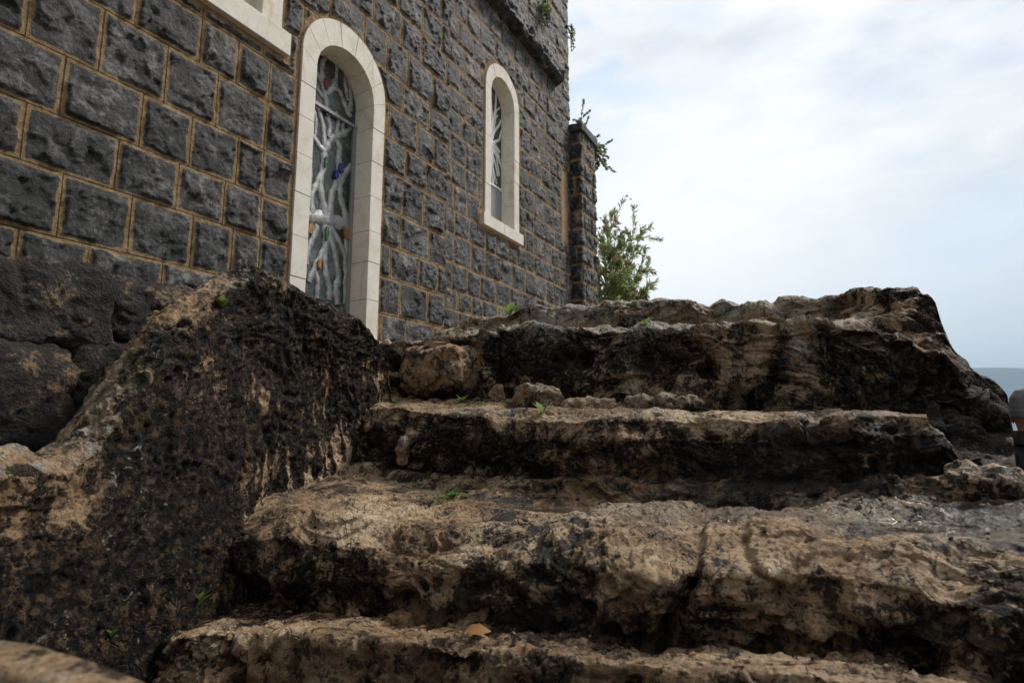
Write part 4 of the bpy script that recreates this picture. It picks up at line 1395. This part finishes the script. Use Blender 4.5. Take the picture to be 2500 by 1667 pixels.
tb = bush('caper_shrub', 'grey-green shrub spilling over the top of the buttress wall', Vector(world_pt(7.62, .0, BZ1 + .05)), tips, .045, .34, M['caper'], 44, 6, .09, 0, .1, 4, droop=.5)
tips = [px_at(x, y, 8.2) for x, y in ((1398, 80), (1402, 100), (1401, 118), (1396, 125), (1399, 92))]
bush('wall_plant', 'small plant growing out of the tower edge high against the sky', Vector(world_pt(7.13, -.02, 5.86)), tips, .035, .34, M['caper'], 16, 2, .05, 0, .1, 5, cat='plant')
s_, z_ = on_w(1322, 60, -.05)
b0 = Vector(world_pt(s_, .0, z_))
tips = [b0 + Vector(v) for v in ((.03, -.05, .2), (.0, -.06, .28), (.05, -.05, .12), (-.05, -.06, .18), (.02, -.08, -.08), (.0, -.08, .05))]
bush('wall_tuft', 'bright green tuft rooted in the church wall above the ledge', b0, tips, .05, .2, M['weed'], 16, 2, .06, 0, .1, 6, cat='plant')


def weed(px, py, label, hgt, n_, seed, red=0, wide=.24):
    rg = np.random.default_rng(seed)
    p0 = Vector(at_px(px, py, POOL))
    p0 = p0 - Vector((0, 0, .004))
    t_ = thing('weed', label, 'weed', tuple(p0))
    for nm, cnt, mt in (('leaves', n_, M['weed']), ('red_leaf', red, M['red_leaf'])):
        if not cnt:
            continue
        an = rg.uniform(0, 6.28) + np.arange(cnt) * 2.4
        til = rg.uniform(.25, 1.0, cnt)
        Dr = np.stack([np.cos(an) * til, np.sin(an) * til, np.full(cnt, .9)], -1)
        Nn = np.stack([-np.cos(an), -np.sin(an), np.full(cnt, .9)], -1)
        ln = hgt * rg.uniform(.65, 1.1, cnt)
        link(nm, leaves_mesh(nm, np.tile(np.array(p0), (cnt, 1)), Dr, Nn, ln, ln * wide, rg.uniform(.3, .9, cnt), .3), mt, t_, smooth=True)
    return t_


weed(487, 1476, 'green weed with upright leaves at the foot of the black bank', .075, 6, 11)
weed(272, 1545, 'tiny dark green weed low against the bank near the slab', .035, 6, 12)
weed(1108, 1208, 'green weed on the wet step at the foot of the black riser', .06, 7, 13)
weed(1140, 1208, 'tiny green seedling right of the weed below the black riser', .03, 6, 23)
weed(1056, 1230, 'single small green leaf on the tan lip left of the weed', .022, 2, 14)
weed(1125, 978, 'broad-leaved green weed in front of the rounded tan block', .075, 4, 15, wide=.3)
weed(1322, 1005, 'upright pointed green leaves before the peaked lichened rock', .085, 3, 16)
weed(545, 748, 'green weed with a reddish leaf on top of the dark bank', .065, 6, 17, red=2, wide=.3)
weed(1234, 764, 'green weed where the church wall meets the top ledge', .14, 6, 18)
weed(1574, 790, 'small green sprig on the grey edge of the tall step', .06, 4, 19)


# clover-like ground cover mats
def mat_of(px, py, n_, rad, seed):
    rg = np.random.default_rng(seed)
    p0 = at_px(px, py, POOL)
    fl = STAIR_P.reshape(-1, 3)
    dd_ = np.linalg.norm(fl[:, :2] - p0[:2], axis=1)
    near = fl[(dd_ < rad) & (np.abs(fl[:, 2] - p0[2]) < .06)]
    pk = near[rg.integers(0, len(near), n_)]
    an = rg.uniform(0, 6.28, n_)
    Dr = np.stack([np.cos(an), np.sin(an), rg.uniform(.2, 1.2, n_)], -1)
    ln = rg.uniform(.006, .016, n_)
    return leaves_mesh('ground_cover', pk, Dr, np.tile([0, 0, 1.0], (n_, 1)), ln, ln * .4, rg.uniform(0, 1, n_), .1)


tag(link('ground_cover', mat_of(1100, 1210, 160, .085, 31), M['weed'], smooth=False), kind='stuff')
tag(link('ground_cover', mat_of(1160, 980, 110, .06, 32), M['weed'], smooth=False), kind='stuff')
# grit and litter washed against the foot of the risers
rg = np.random.default_rng(77)
PV, PF, PA, PR = [], [], [], []
for row, cnt_, spr in ((rows[3], 420, 34), (rows[8], 240, 22), (rows[14], 160, 24), (rows[7], 140, 50), (rows[2] + 30, 120, 40)):
    for k in range(cnt_):
        i_ = int(np.clip(row - abs(rg.normal(0, spr)), 2, nu - 3))
        j_ = int(rg.integers(160, 1060))
        bm = None
        q0 = STAIR_P[i_, j_]
        r_ = abs(rg.normal(0, .0035)) + .002
        ax = rg.normal(size=(6, 3))
        oct_ = np.array([[1, 0, 0], [-1, 0, 0], [0, 1, 0], [0, -1, 0], [0, 0, 1], [0, 0, -1]]) * np.array([1.3, 1, .7]) + ax * .22
        n0_ = len(PV) * 6
        PV.append(q0 + oct_ * r_ + [0, 0, r_ * .3])
        PF += [[n0_ + a, n0_ + b, n0_ + c_] for a, b, c_ in ((0, 2, 4), (2, 1, 4), (1, 3, 4), (3, 0, 4), (2, 0, 5), (1, 2, 5), (3, 1, 5), (0, 3, 5))]
        PA.append([rg.uniform(-.3, .9)] * 6)
        PR.append([rg.uniform(0, .9)] * 6)
z6 = np.zeros(len(PV) * 6)
tag(link('gravel', mesh_np('gravel', np.array(PV), np.array(PF), dict(stain_shade=np.array(PA), lichen=z6 + .1, wet=z6, rust=np.array(PR), green=z6)), L, smooth=False), kind='stuff')
n_ = 130
ii = rows[3] - np.abs(rg.normal(0, 26, n_)).astype(int)
jj = rg.integers(200, 1000, n_)
pk = STAIR_P[ii, jj] + [0, 0, .003]
an = rg.uniform(0, 6.28, n_)
ln = rg.uniform(.008, .028, n_)
tag(link('leaf_litter', leaves_mesh('leaf_litter', pk, np.stack([np.cos(an), np.sin(an), rg.uniform(-.1, .3, n_)], -1), np.tile([.1, -.2, 1.0], (n_, 1)), ln, ln * rg.uniform(.06, .3, n_), rg.uniform(0, .5, n_), .2), M['dry'], smooth=False), kind='stuff')
# fallen leaf
p0 = np.array(at_px(1165, 1548, POOL))
me = leaves_mesh('dry_leaf', p0[None] + [[-.03, 0, .012]], np.array([[1, .1, .12]]), np.array([[.1, -.6, 1.0]]), np.array([.065]), np.array([.018]), np.array([.6]), .25)
tag(link('dry_leaf', me, M['dry']), 'dry orange-brown fallen leaf on the lowest tan step', 'leaf')


# ------------------------------------------------------------------ person behind the boulder
M['jacket'] = simple('dark_jacket', [(0.3, (0.008, 0.008, 0.010)), (0.7, (0.022, 0.021, 0.026))], 30, 0.7)
M['trousers'] = simple('dark_trousers', [(0.3, (0.012, 0.014, 0.022)), (0.7, (0.03, 0.033, 0.045))], 40, 0.85)
M['skin'] = simple('skin', [(0.3, (0.30, 0.15, 0.10)), (0.7, (0.42, 0.23, 0.16))], 20, 0.55, 0.1)
M['shoe'] = simple('shoe_leather', [(0.3, (0.02, 0.015, 0.012)), (0.7, (0.05, 0.04, 0.03))], 20, 0.6)
M['knit'] = simple('grey_knit', [(0.3, (0.10, 0.105, 0.11)), (0.7, (0.20, 0.205, 0.215))], 60, 0.95, 0.5)
M['blue_cloth'] = simple('light_blue_cloth', [(0.3, (0.03, 0.22, 0.36)), (0.7, (0.06, 0.34, 0.50))], 20, 0.7)
pc = px_at(2515, 1024, 3.12)
foot = Vector((pc.x, pc.y, GROUND))
nodes, edges, rad = [], [], []


def nd(co_, r, par=None):
    nodes.append(co_)
    rad.append(r)
    if par is not None:
        edges.append((par, len(nodes) - 1))
    return len(nodes) - 1


pel = nd((0, 0, .96), (.135, .165))
spi = nd((.01, 0, 1.14), (.125, .155), pel)
che = nd((.01, 0, 1.32), (.135, .175), spi)
nb_ = nd((-.01, 0, 1.45), (.075, .08), che)
nk_ = nd((.005, 0, 1.515), (.058, .058), nb_)
h0 = nd((.03, 0, 1.575), (.082, .070), nk_)
h1_ = nd((.025, 0, 1.645), (.096, .078), h0)
h2_ = nd((.015, 0, 1.70), (.07, .06), h1_)
for sg in (-1, 1):
    sh_ = nd((-.01, sg * .175, 1.41), (.075, .07), che)
    el_ = nd((-.04, sg * .235, 1.13), (.056, .053), sh_)
    wr_ = nd((.03, sg * .245, .895), (.034, .030), el_)
    pa_ = nd((.05, sg * .245, .835), (.030, .020), wr_)
    kn_ = nd((.055, sg * .243, .805), (.036, .017), pa_)
    for q_, ln_ in ((-.028, .062), (-.010, .076), (.010, .072), (.027, .055)):
        a_ = nd((.058 + q_, sg * .243, .778), (.0095, .0095), kn_)
        b_ = nd((.066 + q_, sg * .238, .778 - ln_ * .55), (.0088, .0088), a_)
        nd((.066 + q_ * .9, sg * .226, .778 - ln_), (.0075, .0075), b_)
    th_ = nd((.088, sg * .235, .83), (.011, .011), pa_)
    nd((.108, sg * .228, .795), (.009, .009), th_)
    hp_ = nd((.0, sg * .095, .88), (.105, .095), pel)
    kn2 = nd((.025, sg * .105, .50), (.070, .065), hp_)
    an_ = nd((-.01, sg * .11, .10), (.050, .045), kn2)
    to_ = nd((.07, sg * .115, .045), (.045, .045), an_)
    nd((.15, sg * .12, .035), (.034, .042), to_)
me = bpy.data.meshes.new('person_skeleton')
me.from_pydata(nodes, edges, [])
tmp = bpy.data.objects.new('person_skeleton', me)
C.objects.link(tmp)
smod = tmp.modifiers.new('skin', 'SKIN')
smod.use_smooth_shade = True
for k, r_ in enumerate(rad):
    me.skin_vertices[0].data[k].radius = r_
    me.skin_vertices[0].data[k].use_root = k == pel
sub_ = tmp.modifiers.new('sub', 'SUBSURF')
sub_.levels = 3
sub_.render_levels = 3
dg = bpy.context.evaluated_depsgraph_get()
body = bpy.data.meshes.new_from_object(tmp.evaluated_get(dg))
bpy.data.objects.remove(tmp)
body.materials.clear()
cv = np.zeros(len(body.vertices) * 3)
body.vertices.foreach_get('co', cv)
cv = cv.reshape(-1, 3)
front = sm(.03, .07, cv[:, 0]) * (cv[:, 2] > 1.5)
cv[:, 0] += front * (.024 * np.exp(-((cv[:, 2] - 1.615) / .020) ** 2 - (cv[:, 1] / .014) ** 2) - .012 * np.exp(-((cv[:, 2] - 1.645) / .016) ** 2 - ((np.abs(cv[:, 1]) - .032) / .016) ** 2)
                     + .007 * np.exp(-((cv[:, 2] - 1.578) / .010) ** 2 - (cv[:, 1] / .026) ** 2) + .008 * np.exp(-((cv[:, 2] - 1.545) / .014) ** 2 - (cv[:, 1] / .022) ** 2))
body.vertices.foreach_set('co', cv.ravel())
body.transform(Matrix.Translation(foot) @ Matrix.Rotation(.5, 4, 'Z'))
for poly in body.polygons:
    c_ = cv[list(poly.vertices)].mean(0)
    poly.material_index = 2 if (c_[2] > 1.475 or (abs(c_[1]) > .19 and c_[2] < .885 and c_[2] > .6)) else (3 if c_[2] < .085 else (1 if c_[2] < .93 else 0))
per_ = thing('person', 'person in a grey knitted hat and dark jacket standing behind the boulder', 'person', tuple(foot))
link('body', body, [M['jacket'], M['trousers'], M['skin'], M['shoe']], per_)


def ppt(x, y, z):
    return Matrix.Translation(foot) @ Matrix.Rotation(.5, 4, 'Z') @ Vector((x, y, z))


# knitted hat with a turned-up rib
nz, na = 26, 96
zz_, aa_ = np.meshgrid(np.linspace(0, 1, nz), np.linspace(0, 2 * math.pi, na), indexing='ij')
prof_r = np.interp(zz_, [0, .06, .3, .36, .42, .7, .88, 1], [.097, .103, .103, .100, .100, .090, .062, .0])
prof_z = np.interp(zz_, [0, .06, .3, .36, .42, .7, .88, 1], [1.622, 1.618, 1.655, 1.66, 1.666, 1.722, 1.760, 1.778])
prof_r = prof_r + .0022 * np.cos(aa_ * 44) * (prof_r > .03)
HV = np.stack([.022 + prof_r * 1.04 * np.cos(aa_), prof_r * .90 * np.sin(aa_), prof_z + .012 * np.cos(aa_) * (1 - zz_)], -1).reshape(-1, 3)
HV = HV @ np.array(Matrix.Rotation(.5, 3, 'Z')).T + np.array(foot)
link('hat', mesh_np('hat', HV, grid_faces(nz, na, flip=True)), M['knit'], per_)
for sg in (-1, 1):
    bm = bmesh.new()
    bmesh.ops.create_uvsphere(bm, u_segments=14, v_segments=10, radius=1, matrix=Matrix.Translation(ppt(.012, sg * .080, 1.605)) @ Matrix.Rotation(.5, 4, 'Z') @ Matrix.Diagonal((.017, .009, .030, 1)))
    link('ear', bm_mesh('ear', bm), M['skin'], per_)
    bm = bmesh.new()
    bmesh.ops.create_uvsphere(bm, u_segments=14, v_segments=10, radius=.0105, matrix=Matrix.Translation(ppt(.098, sg * .031, 1.643)))
    link('eye', bm_mesh('eye', bm), M['white_paint'], per_)
# stand-up collar
zc, ac = np.meshgrid(np.linspace(0, 1, 10), np.linspace(0, 2 * math.pi, 48), indexing='ij')
rc = .092 - .016 * zc + .004 * np.sin(ac * 5)
CV = np.stack([.0 + rc * np.cos(ac), rc * 1.02 * np.sin(ac), 1.435 + .10 * zc - .03 * np.cos(ac) * (1 - zc)], -1).reshape(-1, 3)
CV = CV @ np.array(Matrix.Rotation(.5, 3, 'Z')).T + np.array(foot)
link('collar', mesh_np('collar', CV, grid_faces(10, 48, flip=True)), M['jacket'], per_)
BAGPX = (2512, 1250)
bag = thing('shoulder_bag', 'light blue bag hanging at the side of the person behind the boulder', 'bag', tuple(px_at(2520, 1260, 3.0)))
V, F, n0 = rock(540, (.10, .055, .16), 5, 5, .3, (0, 0, .5))
link('pouch', mesh_np('pouch', V + np.array(px_at(*BAGPX, 2.93)), F), M['blue_cloth'], bag)
bm = bmesh.new()
c0 = px_at(*BAGPX, 2.93)
tube(bm, [c0 + Vector((-.03, 0, .14)), ppt(.02, -.245, 1.2) , ppt(.0, -.20, 1.44), ppt(-.0, -.11, 1.49), ppt(-.10, -.05, 1.46)], .010, .010, 8)
link('strap', bm_mesh('strap', bm), M['blue_cloth'], bag)

# ------------------------------------------------------------------ air
hz = bpy.data.materials.new('haze')
hz.use_nodes = True
T = NT(hz.node_tree)
vp = T.n('ShaderNodeVolumePrincipled', {'Color': (0.52, 0.76, 1.0, 1), 'Density': 0.00014, 'Anisotropy': 0.1})
T.n('ShaderNodeOutputMaterial', {'Volume': vp})
bm = bmesh.new()
bmesh.ops.create_cube(bm, size=1, matrix=Matrix.Translation((0, 3000, 380)) @ Matrix.Diagonal((14400, 12400, 780, 1)))
tag(link('haze', bm_mesh('haze', bm), hz, smooth=False), kind='stuff')
